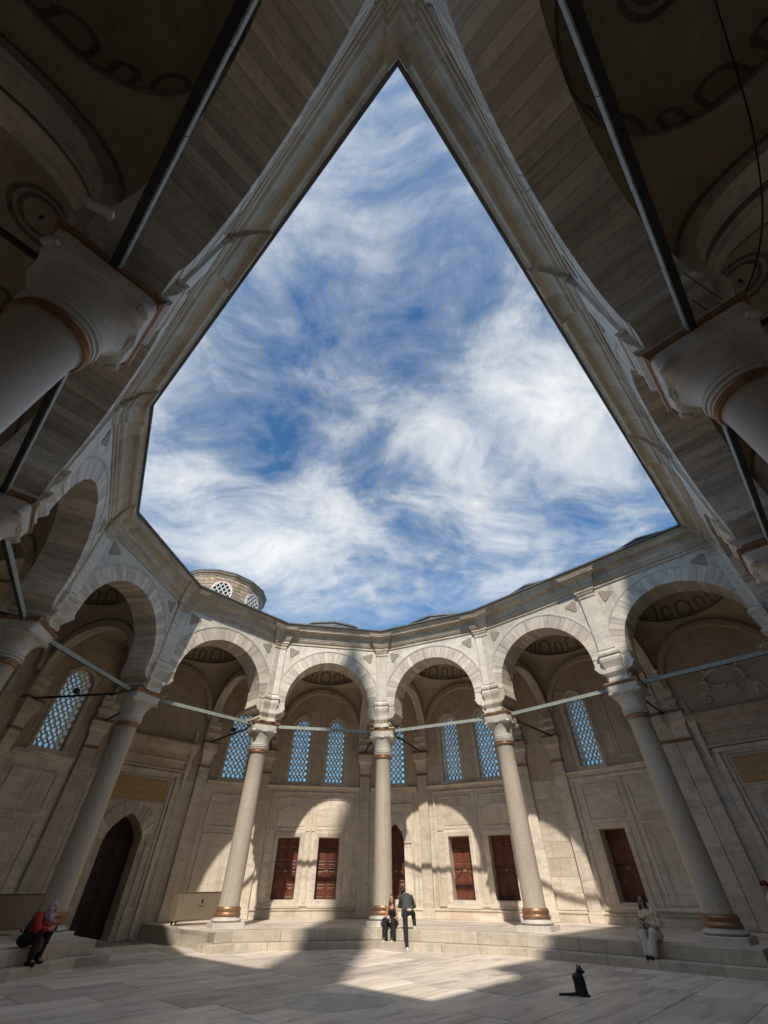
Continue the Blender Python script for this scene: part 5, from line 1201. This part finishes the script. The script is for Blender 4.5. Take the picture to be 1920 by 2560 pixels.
# ------------------------------------------------------------------ cameras, floodlights and cables
TH = math.radians(43.3); FP = 990.2
def ray(px, py):
    u, v = (px - 960) / FP, (1280 - py) / FP; return Vector((u, math.cos(TH) - v * math.sin(TH), math.sin(TH) + v * math.cos(TH)))
def on_bay(px, py, b, y):
    """where the sight line of a photo pixel meets the plane y = const of a bay"""
    d = ray(px, py); n = Vector((-math.sin(b.ang), math.cos(b.ang), 0)); p0 = b.P(0, y, 0); t_ = (p0.x * n.x + p0.y * n.y) / (d.x * n.x + d.y * n.y); return Vector((0, 0, EYE)) + d * t_
def security_camera(pos, aim, s, label, foot=None):
    aim = Vector(aim).normalized(); o = empty('security_camera', pos, 0, label, 'camera', 'security cameras on the arcade')
    q = aim.to_track_quat('X', 'Z').to_matrix().to_4x4(); o.matrix_world = Matrix.Translation(pos) @ q
    L_, r = .13 * s, .042 * s
    rows = []
    for x, k in ((-L_, .8), (-L_ * .95, 1), (L_ * .8, 1), (L_ * .82, .94)): rows.append([(x, r * k * math.copysign(abs(math.cos(a)) ** .7, math.cos(a)), r * k * math.copysign(abs(math.sin(a)) ** .7, math.sin(a))) for a in [2 * PI * j / 20 for j in range(20)]])
    mb = MB().grid(rows, True); mb.add(rows[0], [tuple(range(20))]); mb.add(rows[-1], [tuple(range(20))]); mb.build('housing', 'white', o, True)
    MB().box(-L_ * .9, L_ * 1.12, -r * 1.08, r * 1.08, r * .98, r * 1.12).build('sun_hood', 'white', o, bevel=.003 * s)
    lens = MB().tube([(L_ * .80, 0, 0), (L_ * .9, 0, 0)], r * .62, 16); lens.build('lens', 'black', o)
    MB().tube([(-L_ * .4, 0, -r * .9), (-L_ * .5, 0, -r * 1.9), (-L_ * .9, 0, -r * 2.6)], .012 * s, 8).build('bracket', 'white', o)
    MB().tube([(-L_ * .9 , 0, -r * 2.55), (-L_ * .9, 0, -r * 2.9)], .03 * s, 12).build('mount', 'white', o)
b0 = BAYS[0]
_a, _b = ray(211, 506), ray(286, 540); _a = _a * ((7.50 - EYE) / _a.z); _b = _b * ((7.56 - EYE) / _b.z); p1 = (_a + _b) / 2 + Vector((0, 0, EYE)); security_camera(p1, _a - _b, (_a - _b).length / .27, 'large white security camera above the capital of the dim side arcade')
for px, py, b, ax, lab in ((622, 1803, BAYS[4], (-.2, -1, -.2), 'small white security camera at the column beside the metal cabinet'), (408, 1752, BAYS[4], (.6, -.6, -.2), 'small white security camera at the column beside the woman in red'),
                           (1642, 1698, BAYS[8], (-.8, -.2, -.4), 'small white security camera beside the column of the shawl woman'), (1906, 1616, BAYS[8], (-1, -.2, -.3), 'white security camera in the middle of the garland portal tie rod')):
    p = on_bay(px, py, b, -.12); p.z = max(p.z, 7.24); security_camera(p, ax, 1.15, lab)
def floodlight(pos, rz, label):
    o = empty('floodlight', pos, rz, label, 'floodlight', 'floodlights on the rods'); MB().box(-.13, .13, -.05, .05, .06, .24).build('housing', 'black', o, bevel=.015)
    MB().box(-.11, .11, -.056, -.048, .075, .225).build('lens', 'darkpane', o); MB().tube([(0, 0, .08), (0, 0, -.02)], .018, 8).build('bracket', 'iron', o)
bq = BAYS[3]; floodlight(bq.P(bq.h - .30, 2.6, 7.09), bq.ang, 'black floodlight on the rod beside the woman in red column')
bq = BAYS[4]; floodlight(bq.P(bq.h - .30, 2.2, 7.09), bq.ang, 'black floodlight on the rod of the metal cabinet column')
def cable(label, pts, r=.010):
    P = [Vector(p) for p in pts]; Q = []
    for i in range(len(P) - 1):
        a = P[max(i - 1, 0)]; b_ = P[i]; c = P[i + 1]; d = P[min(i + 2, len(P) - 1)]
        for k in range(6):
            t_ = k / 6; Q.append(.5 * ((2 * b_) + (c - a) * t_ + (2 * a - 5 * b_ + 4 * c - d) * t_ ** 2 + (3 * b_ - a - 3 * c + d) * t_ ** 3))
    Q.append(P[-1]); o = MB().tube(Q, r, 6).build('cable', 'cable', None, True); tag(o, label, 'cable', 'loose cables')
bb = BAYS[11]
pts = [on_bay(px, py, BAYS[10], 1.0) for px, py in ()]
zs = [11.0, 10.2, 9.5, 8.7, 7.9, 7.25]; pxs = [(1788, 2), (1848, 199), (1884, 338), (1907, 530), (1884, 681), (1842, 760)]
pts = []
for (px, py), z in zip(pxs, zs): d = ray(px, py); pts.append(Vector((0, 0, EYE)) + d * ((z - EYE) / d.z))
cable('long black cable hanging from the dim vault to the mosque column', pts, .012)
def zc_(px, py, z): d = ray(px, py); return Vector((0, 0, EYE)) + d * ((z - EYE) / d.z)
cable('thin pale wire sagging over the mosque column capital', [zc_(1709, 681, 7.6), zc_(1755, 715, 7.5), zc_(1824, 760, 7.3), zc_(1919, 814, 7.2)], .006)
cable('thin black wire below the tie rod beside the mosque column', [zc_(1730, 750, 7.5), zc_(1790, 790, 7.3), zc_(1850, 815, 7.2), zc_(1915, 850, 7.15)], .006)
b5 = BAYS[5]
cable('thin cable sagging across the sunlit arch beside the metal cabinet column', [b5.P(-b5.h + .6, .3, 7.0), b5.P(-1.4, .3, 6.35), b5.P(0, .3, 6.1), b5.P(1.4, .3, 6.35), b5.P(b5.h - .6, .3, 7.0)], .008)
b3 = BAYS[3]
cable('thin cable drooping from the rod beside the woman in red column', [b3.P(b3.h - 1.9, .2, 7.1), b3.P(b3.h - 1.5, .8, 6.6), b3.P(b3.h - .9, 1.6, 6.75), b3.P(b3.h - .32, 2.4, 7.1)], .008)
be = BAYS[3]
cable('thin pale wire hanging along the eave beside the brick drum', [be.P(-2.2, -1.16, 11.86), be.P(-.8, -1.22, 11.6), be.P(1.0, -1.25, 11.3), be.P(2.2, -1.2, 11.6), be.P(2.4, -1.16, 11.86)], .007)
